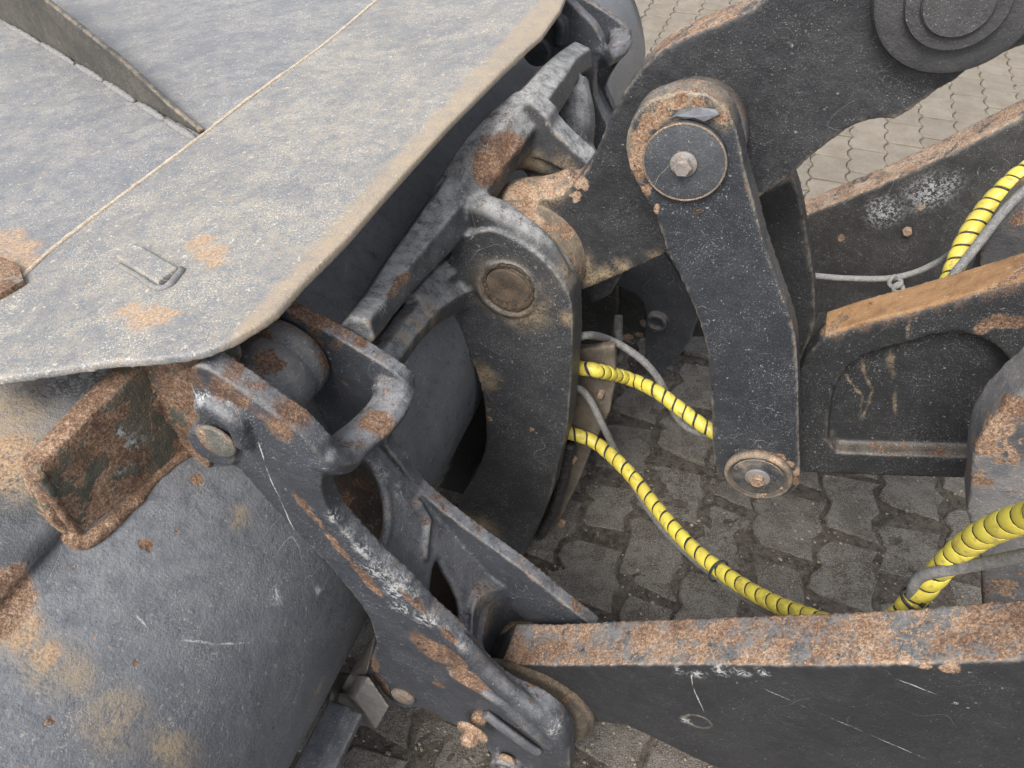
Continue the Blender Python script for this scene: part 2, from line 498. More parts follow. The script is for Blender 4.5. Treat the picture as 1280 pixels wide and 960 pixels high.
WP, HP = .145, .205
def zig(y, ph=0.0):
    t = (y / (HP / 2) + ph) % 1.0
    return (4 * abs(t - .5) - 1) * .0115
def paver_mesh(bm, i, j, ca, cl):
    """one interlocking paver with zigzag flanks, chipped the more the muddier its place"""
    off = (HP / 2) * (i % 2)
    x0 = i * WP; y0 = j * HP + off
    rs = random.Random(i * 9176 + j * 131 + 5)
    c = M3(ca, cl, 0)
    m = muddy(c)
    inset = .0022 + .007 * m * rs.random()
    pts = []
    K = 6
    for k in range(K + 1):
        y = y0 + HP * k / K; pts.append((x0 + zig(y, .0), y))
    for k in range(K + 1):
        y = y0 + HP * (K - k) / K; pts.append((x0 + WP + zig(y, .0), y))
    cx, cy = x0 + WP / 2, y0 + HP / 2
    ang = (rs.random() - .5) * .05 * m
    loop = []
    n = len(pts)
    for q, (x, y) in enumerate(pts):
        dx, dy = x - cx, y - cy
        d = math.hypot(dx, dy)
        corner = d > .105
        e = inset * (2.6 if corner else 1) + m * .010 * max(0, noise.noise(Vector((x * 26, y * 26, i + j * 3.3)))) * 1.6 + (m * .008 * rs.random() if corner else 0)
        s = max(.55, 1 - e * 1.25 / d)
        x2, y2 = dx * s, dy * s
        loop.append((cx + x2 * math.cos(ang) - y2 * math.sin(ang), cy + x2 * math.sin(ang) + y2 * math.cos(ang)))
    h = rs.uniform(-.002, .002) + m * rs.uniform(-.003, .004)
    tx, ty = rs.uniform(-.012, .012) * (.2 + m), rs.uniform(-.012, .012) * (.2 + m)
    def v(x, y, z, k=1.0):
        X, Y = cx + (x - cx) * k, cy + (y - cy) * k
        wv_ = noise.noise_vector(Vector((x * 7, y * 7, 1.5))) * .030 * m + noise.noise_vector(Vector((x * 33, y * 33, 4.5))) * .007 * (m + .35)
        X += wv_.x; Y += wv_.y
        return bm.verts.new(M3(X + GA, Y + GL, z + h + (X - cx) * tx + (Y - cy) * ty))
    b = .965 - .02 * m
    r0 = [v(x, y, -.03) for x, y in loop]
    r1 = [v(x, y, -.004 - .001 * m) for x, y in loop]
    r2 = [v(x, y, 0, b) for x, y in loop]
    for ra, rb in ((r0, r1), (r1, r2)):
        for k in range(n): bm.faces.new((ra[k], ra[(k + 1) % n], rb[(k + 1) % n], rb[k]))
    bm.faces.new(r2)
GA, GL = -4.0, -2.0
cells = []
for i in range(int(8 / WP)):
    for j in range(int(8.5 / HP)):
        ca = GA + (i + .5) * WP; cl = GL + (j + .5) * HP + (HP / 2) * (i % 2)
        pp = proj(M3(ca, cl, 0))
        vis = False
        if pp:
            x, y = pp
            vis = ((560 < x < 1260 and 380 < y < 1010) or (930 < x < 1320 and 30 < y < 290) or (400 < x < 900 and 860 < y < 1010) or (860 < x < 900 and y > -20 and y < 30))
        cells.append((vis, i, j, ca, cl))
single = [c for c in cells if c[0]]
single.sort(key=lambda c: c[3] ** 2 + c[4] ** 2)
keep = set((c[1], c[2]) for c in single[:290])
for vis, i, j, ca, cl in cells:
    if (i, j) in keep:
        b2 = bmesh.new(); paver_mesh(b2, i, j, ca, cl)
        o = from_bm('paver', b2, ground, (STONE,))
b2 = bmesh.new()
for vis, i, j, ca, cl in cells:
    if (i, j) not in keep and -2.2 < ca < 3.4: paver_mesh(b2, i, j, ca, cl)
o = from_bm('paver_field', b2, ground, (STONE,))
o['kind'] = 'stuff'
# loose grit
GRIT = simple('pale_grit', (.30, .26, .20), (.16, .13, .10), 90, .9)
b2 = bmesh.new()
for k in range(3200):
    px = random.uniform(420, 1280); py = random.uniform(400, 1000)
    p = groundp(px, py)
    r = random.choice((.0012, .0016, .0022, .003, .0045)) * random.uniform(.7, 1.2)
    mt = Matrix.Translation(p + Z * (r * .4 + .001)) @ Matrix.Rotation(random.random() * 6, 4, 'Z') @ Matrix.Diagonal((1, random.uniform(.6, 1), random.uniform(.4, .7), 1))
    bmesh.ops.create_icosphere(b2, subdivisions=1, radius=r, matrix=mt)
o = from_bm('grit', b2, ground, (GRIT,)); o['kind'] = 'stuff'

# ------------------------------------------------------------------ bucket
# shell: a long curved sheet about an axis that runs across the machine
R_SH = .42
sil = (P(450, 790, .44) - C0)
sil = Vector((sil.dot(A), sil.z)).normalized()
Tn = Vector((0, CAM_H)) + sil * 1.26
SHC = Tn + Vector((sil.y, -sil.x)) * R_SH if sil.y < 0 else None
if SHC.x > Tn.x: SHC = Tn - Vector((sil.y, -sil.x)) * R_SH
def shell_pt(th, l, dr=0.0):
    return M3(SHC.x + (R_SH + dr) * math.cos(th), l, SHC.y + (R_SH + dr) * math.sin(th))
def hit_shell(px, py, dr=0.0):
    r = ray(px, py)
    d = Vector((r.dot(A), r.z)); o = Vector((0, CAM_H)) - SHC
    a = d.dot(d); b = 2 * o.dot(d); c = o.dot(o) - (R_SH + dr) ** 2
    D_ = b * b - 4 * a * c
    if D_ < 0: D_ = 0
    t = (-b - math.sqrt(D_)) / (2 * a)
    return C0 + r * t
def alz(p): return p.dot(A), p.dot(L), p.z
def sh_ang(p):
    a, l, z = alz(p)
    return math.atan2(z - SHC.y, a - SHC.x)

bucket = thing('bucket', 'grey loader bucket with curved back shell and broad rust-spotted top plate', 'bucket', M3(-.9, .6, 0))
seam_p = hit_shell(75, 670)
SEAM = sh_ang(seam_p)
rp = [(hit_shell(x, y), r) for x, y, r in ((2, 745, .03), (12, 735, .022), (-10, 765, .03), (181, 680, .008), (166, 827, .007), (60, 900, .005), (222, 668, .004),
      (250, 560, .012), (246, 600, .010))]
tp = segs([(-10, 770), (60, 815), (120, 865), (180, 915), (245, 965)], hit_shell, .026) + segs([(20, 790), (100, 870), (170, 940)], hit_shell, .030)
tp += [(hit_shell(x, y), r) for x, y, r in ((5, 520, .06), (20, 570, .05), (300, 645, .018), (400, 860, .014), (20, 610, .03))] + segs([(452, 800), (418, 865), (385, 945)], hit_shell, .016)
wp = [(hit_shell(x, y), r) for x, y, r in ((95, 480, .03), (120, 475, .025), (345, 745, .012), (395, 738, .01))]
SHELL = paint('shell_paint', base=(.100, .107, .120), base2=(.132, .140, .154), rust=0, pin=.55, up_dust_or_sheen=.85, edge=0, speck=1.0, rough=.30, orange_pts=[(hit_shell(x, y), r) for x, y, r in ((0, 770, .03), (25, 790, .02), (60, 820, .015), (20, 560, .02), (0, 590, .03))], rust_pts=rp, tan_pts=tp, white_pts=wp, dark_pts=[(hit_shell(20, 650), .05), (hit_shell(35, 690), .05), (hit_shell(0, 615), .05), (hit_shell(10, 700), .05)],
              scratch=.9, film=.16, bumpy=1.3, lines=segs([(165, 762), (190, 788), (222, 800), (270, 804), (325, 805), (390, 797), (455, 790)], hit_shell, .0016) + segs([(335, 700), (372, 728)], hit_shell, .0013) + segs([(320, 848), (298, 880)], hit_shell, .0013) + segs([(408, 740), (428, 765), (434, 790)], hit_shell, .0012), speck_col=(.40, .38, .33), dust_or_sheen=(.24, .245, .255))  # pale up-facing colour stands in for the sky's sheen on the shell
bm = bmesh.new()
NS = 90
lv = [-.35, 0, .4, .8, 1.2, 1.6, 2.0, 2.45]
def shell_prof():
    out = []
    for k in range(NS + 1):
        th = rad(-75) + rad(250) * k / NS
        out.append((th, 0.0))
    return out
th0, th1 = rad(-75), SEAM
pr = [(th0 + (th1 - th0) * k / NS, 0.0) for k in range(NS + 1)]
pr += [(th1 + .001, .006)] + [(th1 + (rad(190) - th1) * k / 50, .006) for k in range(1, 51)]
rows = []
NL = 60
for q in range(NL + 1):
    l = -.35 + 2.8 * q / NL
    rows.append([bm.verts.new(shell_pt(th, l, dr + .004 * noise.noise(Vector((th * 2.0, l * 2.5, 0))) + .0012 * noise.noise(Vector((th * 7, l * 14, 3))))) for th, dr in pr])
for a_, b_ in zip(rows, rows[1:]):
    for k in range(len(pr) - 1): bm.faces.new((a_[k], a_[k + 1], b_[k + 1], b_[k]))
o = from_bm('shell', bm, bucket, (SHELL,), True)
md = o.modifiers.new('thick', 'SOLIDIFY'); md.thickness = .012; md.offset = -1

# top plate
tp0 = P(250, 440, .42); tp1 = P(0, 472, .42)
e1 = (A + Z * .14).normalized()
TN = e1.cross(L).normalized()
if TN.z < 0: TN = -TN
Pt = lambda x, y, h=0.0: on_plane(x, y, tp0 + TN * h, TN)
rp = [(Pt(x, y), r) for x, y, r in ((250, 303, .020), (266, 316, .022), (270, 328, .014), (182, 397, .022), (200, 396, .018), (160, 388, .016), (215, 392, .010), (108, 357, .005),
      (287, 250, .004), (228, 118, .0035), (212, 102, .003), (30, 229, .006), (257, 100, .004), (345, 90, .004), (160, 430, .004))]
tp = []
EDGE_V = Pt(501, 217).dot(e1)
TOPP = paint('top_plate_paint', base=(.155, .163, .176), base2=(.182, .189, .200), rust=0, edge=.0, speck=1.15, rough=.52, orange_pts=rp, pin=.8, band=(e1, EDGE_V - .040, EDGE_V - .018), scratch=.7, film=.62,
             dust_or_sheen=(.38, .325, .24), speck_col=(.66, .62, .52), bumpy=.8, rust_tone=.06)
outer = [(-80, 482), (0, 472), (60, 463), (130, 452), (200, 447), (243, 441), (262, 436), (283, 427), (303, 416), (325, 402), (345, 386), (375, 352), (430, 297), (501, 217), (557, 156), (625, 86), (658, 54), (676, 38), (688, 22), (700, 6), (716, -30)]
seam = [(500, -20), (472, 0), (405, 56), (311, 124), (240, 180), (150, 247), (67, 311), (0, 372), (-80, 438)]
bm = bmesh.new()
prism(bm, [[Pt(x, y) for x, y in outer + seam]], -TN * .011)
o = cast('top_plate', bm, .0026, bucket, (TOPP,), 4, .0003)
for v in o.data.vertices:                    # the edge is worn and bent down a little
    d = EDGE_V - v.co.dot(e1)
    if d < .034: v.co -= TN * (.034 - d) ** 2 * 2.5
# plate on the other side of the seam, lying a little lower and tipped back
bm = bmesh.new()
N2 = (TN + A * .05).normalized()
S0 = Pt(240, 180, -.003)
Pb = lambda x, y, h=0.0: on_plane(x, y, S0 + N2 * h, N2)
line2 = [(506, -20), (478, 0), (409, 58), (314, 126), (243, 182), (152, 250), (68, 314), (0, 376), (-60, 440)]
prism(bm, [[Pb(x, y) for x, y in line2] + [Pb(x, y) for x, y in ((-160, 440), (-160, -160), (250, -260), (560, -80))]], -N2 * .010)
rp2 = [(Pb(x, y), r) for x, y, r in ((22, 315, .03), (38, 330, .022), (5, 300, .03), (0, 345, .04), (45, 350, .015), (30, 230, .006), (226, 117, .006), (256, 99, .005), (208, 80, .003), (56, 215, .003), (98, 178, .003), (120, 190, .004), (92, 15, .004), (85, 5, .004))]
TOP2 = paint('upper_plate_paint', base=(.140, .149, .166), base2=(.166, .175, .190), rust=0, edge=.0, speck=1.15, rough=.48, orange_pts=rp2, pin=.7, scratch=.8, film=.5,
             dust_or_sheen=(.36, .32, .26), speck_col=(.58, .55, .48), bumpy=.8, rust_tone=.06)
bmesh.ops.subdivide_edges(bm, edges=bm.edges, cuts=1)
from_bm('upper_plate', bm, bucket, (TOP2,))
# pale weld bead along the seam
WELD = simple('dusty_weld', (.56, .49, .39), (.42, .34, .25), 120, .9, .002, c3=(.34, .18, .09))
bm = bmesh.new()
pts = spline([Pt(x, y, -.0005) for x, y in seam], 14, False)
tube(bm, pts, [.0032 + .0012 * noise.noise(p * 90) for p in pts], 8)
from_bm('seam_weld', bm, bucket, (WELD,), True)
# wedge-shaped stiffener rib with its stitch of weld beads
RIB = paint('rib_paint', base=(.042, .042, .038), base2=(.062, .058, .050), rust=.12, edge=.9, speck=.6, rough=.7, film=.3, dust_or_sheen=(.17, .14, .10), scratch=.6)
base_l = [(249, 169), (169, 126), (92, 77), (0, 24), (-60, -12)]
bp = [Pb(x, y) for x, y in base_l]
rib_dir = (bp[-1] - bp[0]).normalized()
rib_n = rib_dir.cross(N2).normalized()
if rib_n.dot(C0 - bp[0]) < 0: rib_n = -rib_n
topl = [on_plane(x, y, bp[0], rib_n) for x, y in ((-20, -62), (56, 0), (150, 75), (210, 131), (249, 163))]
bm = bmesh.new()
prism(bm, [[*bp, *topl]], -rib_n * .010)
rib = cast('stiffener_rib', bm, .003, bucket, (RIB,), 1, .0003)
BEAD = simple('grey_weld_bead', (.18, .185, .19), (.25, .25, .245), 160, .6, .002, c3=(.36, .30, .22))
for (x0, y0, x1, y1) in ((8, 31, 50, 55), (52, 55, 92, 80), (96, 82, 128, 101), (131, 103, 168, 127), (173, 130, 205, 150), (207, 151, 244, 174)):
    bm = bmesh.new()
    q0, q1 = Pb(x0, y0, .002), Pb(x1, y1, .002)
    ps = [q0.lerp(q1, t / 12) for t in range(13)]
    tube(bm, ps, [.0068 * (math.sin(math.pi * min(1, max(0, (t + .6) / 13.2))) ** .35) * (1 + .15 * math.sin(t * 2.6)) for t in range(13)], 10)
    w = from_bm('weld_bead', bm, rib, (BEAD,), True)
# small welded block and its bead
bm = bmesh.new()
q = [Pt(x, y, .009) for x, y in ((144, 321), (169, 304), (221, 334), (198, 351))]
box(bm, (q[0] + q[1] + q[2] + q[3]) / 4 - TN * .0045, (q[2] - q[1]) / 2, (q[0] - q[1]) / 2, TN * .0048)
cast('stop_block', bm, .0018, bucket, (TOPP,), 2, .0003)
bm = bmesh.new()
ps = spline([Pt(x, y, .001) for x, y in ((150, 332), (172, 345), (196, 360), (212, 356), (222, 344), (226, 337))], 6, False)
tube(bm, ps, [.003 + .0026 * (i / len(ps)) + .001 * noise.noise(p * 150) for i, p in enumerate(ps)], 9)
from_bm('block_weld', bm, bucket, (BEAD,), True)
# rusty block at the far left edge
bm = bmesh.new()
prism(bm, [[Pb(x, y, .012) for x, y in ((-30, 318), (6, 322), (24, 334), (29, 350), (2, 366), (-30, 380))]], -N2 * .011)
RUSTY = paint('heavy_rust', base=(.12, .10, .075), base2=(.20, .17, .13), rust=1.0, edge=.6, speck=.5, rough=.8, bumpy=2.0, rust_tone=.02)
from_bm('rusty_pad', bm, bucket, (RUSTY,))

# lug: a standing bar welded across the shell, an ear plate and mud-caked weld
b0 = hit_shell(95, 668)
a0, l0, z0 = alz(b0)
tpn = on_plane(42, 590, b0, A)
LUGN = (hit_shell(232, 566) - hit_shell(92, 672)).cross(tpn - hit_shell(92, 672)).normalized()
if LUGN.dot(C0 - b0) < 0: LUGN = -LUGN
wpts = [(on_plane(x, y, hit_shell(92, 672), LUGN), r) for x, y, r in ((150, 545, .016), (165, 555, .018), (155, 575, .014), (135, 520, .012))]
dpts = [(on_plane(x, y, b0, A), r) for x, y, r in ((100, 620, .03), (80, 600, .02), (115, 590, .02))]
LUG = paint('lug_rust', base=(.050, .056, .046), base2=(.085, .085, .065), rust=1.0, up_rust=1, edge=.7, speck=.6, rough=.8, white_pts=wpts, bumpy=2.2, rust_tone=.0, warp_amt=.02)
LUGF = paint('lug_face', base=(.050, .056, .046), base2=(.10, .088, .06), rust=.86, up_rust=1.0, edge=.7, speck=.7, rough=.75, white_pts=wpts, bumpy=2.2, rust_tone=.04, film=.3, dust_or_sheen=(.24, .17, .10))
bm = bmesh.new()
face = [on_plane(x, y, hit_shell(92, 672), LUGN) for x, y in ((42, 590), (110, 522), (180, 454), (258, 448), (280, 540), (240, 572), (215, 585), (165, 640), (120, 676), (92, 684), (62, 648))]
prism(bm, [face], -LUGN * .028)
lug = cast('lug_bar', bm, .0035, bucket, (LUGF,), 4, .002)
bm = bmesh.new()
ps = spline([hit_shell(x, y, -.002) for x, y in ((30, 600), (42, 628), (62, 652), (82, 670), (104, 680), (130, 662), (165, 630), (205, 588), (240, 562), (262, 566))], 8, False)
tube(bm, ps, [.0085 * (1 + .35 * noise.noise(p * 45)) for p in ps], 10)
ps = spline([on_plane(x, y, hit_shell(92, 672) + LUGN * .000, LUGN) for x, y in ((46, 592), (62, 616), (80, 645), (98, 668))], 8, False)
tube(bm, ps, [.006 * (1 + .3 * noise.noise(p * 60)) for p in ps], 10)
wl = cast('weld', bm, .003, bucket, (LUG,), 3, .003)
bm = bmesh.new()
pl(bm, [(150, 452), (255, 446), (262, 520), (262, 590), (240, 600), (222, 575), (204, 540), (192, 500), (172, 470)], .43, .05, smooth=2)
ps = spline([P(x, y, .427) for x, y in ((160, 462), (182, 490), (196, 525), (208, 556), (226, 580))], 8, False)
tube(bm, ps, [.013 * (1 + .4 * noise.noise(p * 50)) for p in ps], 10)
cast('ear_plate', bm, .0035, bucket, (LUG,), 3, .005)
# dirt behind the hook
# pin tube
tc = P(272, 550, .42)
TUBE = paint('pin_tube_paint', base=(.085, .09, .10), base2=(.13, .135, .14), rust=.66, edge=.5, speck=1.0, rough=.42, up_dust_or_sheen=.3, bumpy=1.6,
             rust_pts=[(P(385, 455, .5), .022), (P(372, 490, .49), .02), (P(350, 470, .47), .012), (P(395, 470, .52), .018)],
             white_pts=[(P(300, 430, .44), .03), (P(330, 440, .46), .02)])
bm = bmesh.new()
def tube_prof(bm, c, l_len):
    lathe(bm, c + L * .037, L, [(0, 0), (.053, 0), (.054, .030), (.0505, .033), (.0505, .040), (.055, .044), (.056, .078), (.053, .081), (.053, .086), (.0575, .090), (.057, .112), (.050, .117), (.0, .117)], 64, .014)
tube_prof(bm, tc, .1)
from_bm('pin_tube', bm, bucket, (TUBE,), True)
bm = bmesh.new(); tube_prof(bm, tc + L * 1.17, .1)
from_bm('pin_tube', bm, bucket, (TUBE,), True)
# back sheet edge that shows as a lateral line beside the coupler
SHEET = paint('dark_sheet_paint', base=(.045, .043, .042), base2=(.062, .058, .053), rust=.10, edge=.3, speck=.35, rough=.65, film=.45, dust_or_sheen=(.16, .125, .09), scratch=.3)
bm = bmesh.new()
s0 = P(430, 386, .8); s1 = P(380, 372, .8)
az = lambda p: Vector((p.dot(A), p.z))
c0 = az(s0); up_ = az(P(372, 330, .8))
c0b = c0
q = [M3(c0.x, -.0 + .30, c0.y), M3(c0.x - .34, .30, c0.y + .20), M3(c0.x - .34, .30, c0.y + .185), M3(c0.x, .30, c0.y - .03)]
prism(bm, [q], L * 1.75)
o = cast('back_sheet', bm, .006, bucket, (SHEET,), 1, .0006)
# lip bar behind the shell's foot and the wedge block
LIP = paint('lip_paint', base=(.05, .055, .065), base2=(.10, .105, .115), rust=.35, edge=.9, speck=.9, rough=.5, white_pts=[(P(405, 935, .33), .02), (P(425, 910, .35), .02), (P(420, 950, .31), .02)])
bm = bmesh.new()
c1 = P(408, 930, .33); c2 = P(436, 930, .33)
q1, q2 = az(c1), az(c2)
for dx, dz, w, h in ((0, 0, .030, .02), (.018, -.010, .034, .02)):
    q = [M3(q1.x + dx - .03, .05, q1.y + dz + .005), M3(q1.x + dx + w * .3, .05, q1.y + dz), M3(q1.x + dx + w * .3, .05, q1.y + dz - h), M3(q1.x + dx - .03, .05, q1.y + dz - h)]
    prism(bm, [q], L * .345)
cast('lip_bar', bm, .0035, bucket, (LIP,), 2, .001)
WEDGE = paint('wedge_paint', base=(.10, .10, .105), base2=(.13, .13, .132), rust=.05, edge=.4, speck=.4, rough=.6, film=.4)
bm = bmesh.new()
wf = lambda x, y, l=.60: P(x, y, l - .20)
def hexa(bm, f, b):
    vs = [bm.verts.new(p) for p in f + b]
    n = len(f)
    bm.faces.new(vs[:n]); bm.faces.new(vs[n:][::-1])
    for i in range(n): bm.faces.new((vs[i], vs[(i + 1) % n], vs[n + (i + 1) % n], vs[n + i]))
hexa(bm, [wf(443, 872), (wf(461, 846)), wf(487, 884), wf(471, 911)], [wf(412, 862, .66), wf(424, 840, .68), wf(462, 842, .70), wf(440, 905, .68)])
hexa(bm, [wf(417, 896, .62), wf(424, 866, .62), wf(445, 872, .62), wf(458, 898, .62)], [wf(410, 880, .70), wf(420, 846, .72), wf(446, 850, .72), wf(455, 890, .70)])
hexa(bm, [wf(427, 860, .63), wf(434, 846, .63), wf(458, 842, .63), wf(445, 872, .63)], [wf(446, 840, .70), wf(446, 846, .70), wf(470, 790, .70), wf(478, 800, .70)])
cast('wedge_block', bm, .0025, bucket, (WEDGE,), 2, .0003)

# ------------------------------------------------------------------ quick coupler
coupler = thing('quick_coupler', 'dark cast quick coupler with hooked side frames and arched centre jaws behind the bucket', 'quick coupler', M3(-.3, .9, 0))
N0, N1 = .42, .449         # near plate
I0, I1 = .575, .597        # inner plate
rpn = [(P(x, y, N0), r) for x, y, r in ((530, 800, .016), (545, 812, .018), (560, 825, .018), (580, 842, .018), (535, 825, .014), (598, 852, .014), (618, 858, .012), (566, 800, .012),
        (548, 850, .008), (372, 620, .004), (385, 636, .006), (400, 655, .008), (415, 673, .009), (430, 690, .008), (443, 706, .010), (457, 722, .009),
        (470, 838, .010), (478, 852, .010), (490, 868, .008), (468, 820, .006), (268, 552, .003), (600, 838, .008), (640, 850, .008), (290, 545, .006))]
def stroke(path, l, r, n):
    ps = spline(path, 8, False); q = len(ps) - 1
    return [(P(ps[int(i * q / (n - 1))][0], ps[int(i * q / (n - 1))][1], l), r * random.uniform(.8, 1.25)) for i in range(n)]
PN = lambda x, y: P(x, y, N0)
rpn = segs([(515, 790), (560, 832), (612, 862)], PN, .024) + segs([(530, 800), (588, 838)], PN, .026) + segs([(364, 612), (405, 660), (440, 704)], PN, .0075) + segs([(436, 698), (478, 748)], PN, .010)
rpn += segs([(500, 738), (540, 776), (572, 808)], PN, .0075) + segs([(466, 818), (470, 842), (486, 870)], PN, .010) + [(PN(548, 856), .011), (PN(268, 552), .003), (PN(610, 858), .012)]
rpn += stroke([(250, 455), (285, 472), (325, 496), (362, 522)], N0 + .018, .022, 6)
rpn += [(P(x, y, .52), r) for x, y, r in ((470, 530, .022), (450, 555, .018), (430, 568, .014), (490, 510, .018), (506, 480, .012), (425, 540, .01))]
rpn += [(P(x, y, .59), r) for x, y, r in ((375, 385, .02), (400, 400, .02), (425, 420, .02), (400, 420, .02), (425, 440, .016), (450, 430, .012), (720, 755, .014), (700, 742, .010), (470, 450, .01), (440, 470, .014), (600, 660, .006))]
wpn = [(P(x, y, N0), r) for x, y, r in ((505, 735, .025), (520, 750, .02), (480, 705, .02), (460, 690, .02), (250, 490, .015), (500, 760, .018), (440, 660, .012))]
wpn += [(P(x, y, N0), r) for x, y, r in ((425, 650, .018), (445, 672, .02), (470, 715, .022), (495, 740, .022), (530, 775, .02), (560, 790, .015), (690, 905, .02))]
wpn += [(P(x, y, .55), r) for x, y, r in ((485, 590, .02), (490, 620, .02), (465, 480, .014), (495, 470, .014))]
tpn_ = [(P(x, y, .53), r) for x, y, r in ((600, 770, .035), (640, 755, .035), (680, 765, .035), (720, 778, .03), (592, 800, .03), (615, 750, .025))]
CPL = paint('coupler_paint', base=(.036, .039, .046), base2=(.052, .056, .066), rust=.15, up_rust=.50, up_dust_or_sheen=.65, edge=.8, speck=.75, rough=.46, dust_or_sheen=(.25, .255, .265), rust_pts=rpn, white_pts=wpn, tan_pts=tpn_,
            scratch=1.0, bumpy=1.2, warp_amt=.026, rust_tone=-.07, lines=segs([(262, 476), (300, 515), (322, 545), (330, 580), (350, 625), (372, 672)], PN, .0011) + segs([(420, 640), (470, 700), (520, 750)], PN, .0012))
near_out = [(237, 466), (241, 458), (252, 458), (270, 468), (305, 492), (337, 515), (370, 539), (388, 557), (400, 571), (404, 586), (401, 600), (403, 622), (415, 648), (440, 677), (468, 706), (505, 739), (534, 771),
            (571, 804), (607, 847), (638, 870), (662, 880), (684, 893), (701, 908), (711, 925), (712, 945), (705, 990), (650, 1010), (625, 985), (612, 940), (592, 918), (570, 907), (548, 896), (525, 884), (505, 886), (488, 876), (474, 860),
            (465, 845), (463, 825), (470, 805), (465, 782), (450, 755), (430, 730), (410, 706), (379, 675), (337, 630), (290, 579), (262, 572), (248, 552), (246, 520), (240, 492)]
inner_out = [(341, 386), (358, 388), (376, 398), (421, 422), (466, 449), (496, 469), (511, 487), (508, 508), (492, 532), (482, 556), (501, 581), (523, 613), (557, 642), (602, 676), (651, 711), (696, 748), (733, 777), (748, 795),
             (735, 830), (690, 802), (640, 762), (590, 716), (540, 672), (505, 637), (480, 604), (455, 584), (425, 562), (400, 522), (372, 455), (352, 415)]
inner_hole = [(452, 500), (472, 488), (488, 500), (478, 522), (462, 530), (452, 516)]
def side_frame():
    bm = bmesh.new()
    pl(bm, near_out, N0, N1 - N0, smooth=2)
    pl(bm, inner_out, I0, I1 - I0, smooth=2)
    # web between the plates, slightly sunk below both rims, pierced twice
    W0 = P(470, 703, .449); W1 = P(590, 826, .449)
    wn_ = (W1 - W0).cross(L).normalized()
    if wn_.dot(C0 - W0) < 0: wn_ = -wn_
    wp_ = lambda x, y: on_plane(x, y, W0 - wn_ * .004, wn_)
    outl = [wp_(x, y) for x, y in ((404, 600), (400, 580), (455, 545), (490, 556), (527, 612), (561, 640), (606, 672), (655, 706), (672, 716), (630, 740), (612, 762), (604, 800), (610, 842), (577, 800), (512, 734), (449, 670))]
    h1 = [wp_(p[0], p[1]) for p in spline([(402, 600), (410, 586), (430, 572), (452, 569), (469, 580), (481, 603), (488, 635), (487, 662), (478, 684), (463, 678), (438, 652), (418, 630)], 3)]
    h2 = [wp_(p[0], p[1]) for p in spline([(549, 694), (539, 712), (536, 748), (546, 764), (573, 788), (580, 766), (573, 738), (560, 714)], 3)]
    prism(bm, [outl, h1, h2], -wn_ * .016)
    # raised rims round the windows and a rib
    for path, r in ((h1 + h1[:1], .0075), (h2 + h2[:1], .006)):
        tube(bm, [p - wn_ * .006 for p in path], r, 10, False)
    tube(bm, [wp_(x, y) for x, y in ((520, 625), (535, 650), (530, 700))], .006, 10)
    # bridge that turns the corner between the plates
    br = spline([P(488, 470, .588), P(492, 492, .570), P(482, 514, .548), P(462, 536, .518), P(438, 556, .486), P(422, 572, .458), P(406, 572, .440), P(390, 558, .434)], 5, False)
    tube(bm, br, [.021, .023, .025] + [.0275] * (len(br) - 6) + [.025, .022, .018], 8, True, (Vector((0, .35, 1)).normalized(), .68))
    # flared pocket in the web that takes the arm's eye
    cur = []
    for pts_, h_ in (([(586, 800), (584, 752), (602, 724), (642, 714), (690, 732), (738, 768)], -.006),
                     ([(588, 812), (592, 760), (608, 740), (643, 737), (690, 750), (733, 776)], .007),
                     ([(590, 820), (597, 768), (613, 750), (646, 748), (690, 758), (731, 780)], .002),
                     ([(597, 830), (606, 782), (624, 764), (654, 762), (694, 770), (730, 785)], -.024),
                     ([(612, 845), (620, 805), (636, 784), (664, 778), (702, 782), (733, 791)], -.060)):
        cur.append([on_plane(p[0], p[1], W0 + wn_ * h_, wn_) for p in spline([Vector((*q, 0)) for q in pts_], 6, False)])
    f_ = [[bm.verts.new(p) for p in c_] for c_ in cur]
    b_ = [[bm.verts.new(p - wn_ * .016) for p in c_] for c_ in cur]
    m_ = len(cur[0])
    for q in range(len(cur) - 1):
        for k in range(m_ - 1):
            bm.faces.new((f_[q][k], f_[q][k + 1], f_[q + 1][k + 1], f_[q + 1][k]))
            bm.faces.new((b_[q][k], b_[q + 1][k], b_[q + 1][k + 1], b_[q][k + 1]))
        for k in (0, m_ - 1): bm.faces.new((f_[q][k], f_[q + 1][k], b_[q + 1][k], b_[q][k]))
    for q in (0, len(cur) - 1):
        for k in range(m_ - 1): bm.faces.new((f_[q][k], f_[q][k + 1], b_[q][k + 1], b_[q][k]))
    # pin bosses on the near plate
    lathe(bm, P(274, 548, N0 + .01), -L, [(0, 0), (.034, 0), (.030, .015), (.028, .017), (0, .017)], 36)
    ps = spline([P(250, 505, N0), P(272, 510, N0 - .004), (P(296, 527, N0 - .006)), P(308, 555, N0)], 5, False)
    tube(bm, ps, [.006, *[.012] * (len(ps) - 2), .006], 12)
    # flange that runs along the lower nose of the near plate
    ps = spline([P(575, 800, N0 + .006), P(612, 842, N0 + .002), P(650, 875, N0), P(688, 905, N0), P(702, 930, N0)], 5, False)
    tube(bm, ps, [.010, *[.014] * (len(ps) - 2), .010], 12)
    ps = spline([P(562, 838, N0), P(590, 855, N0), P(625, 878, N0 - .002), P(655, 905, N0 - .003), P(690, 935, N0)], 5, False)
    tube(bm, ps, [.005, *[.0075] * (len(ps) - 2), .005], 10)
    # lower pin boss
    lathe(bm, P(636, 948, N0 + .005), -L, [(0, 0), (.030, 0), (.027, .02), (.017, .021), (.016, .010), (0, .010)], 36)
    return bm
fr = cast('side_frame', side_frame(), .0030, coupler, (CPL,), 2, .0007)
fr2 = bpy.data.objects.new('side_frame', fr.data)
COL.objects.link(fr2)
fr2.location = L * 1.17
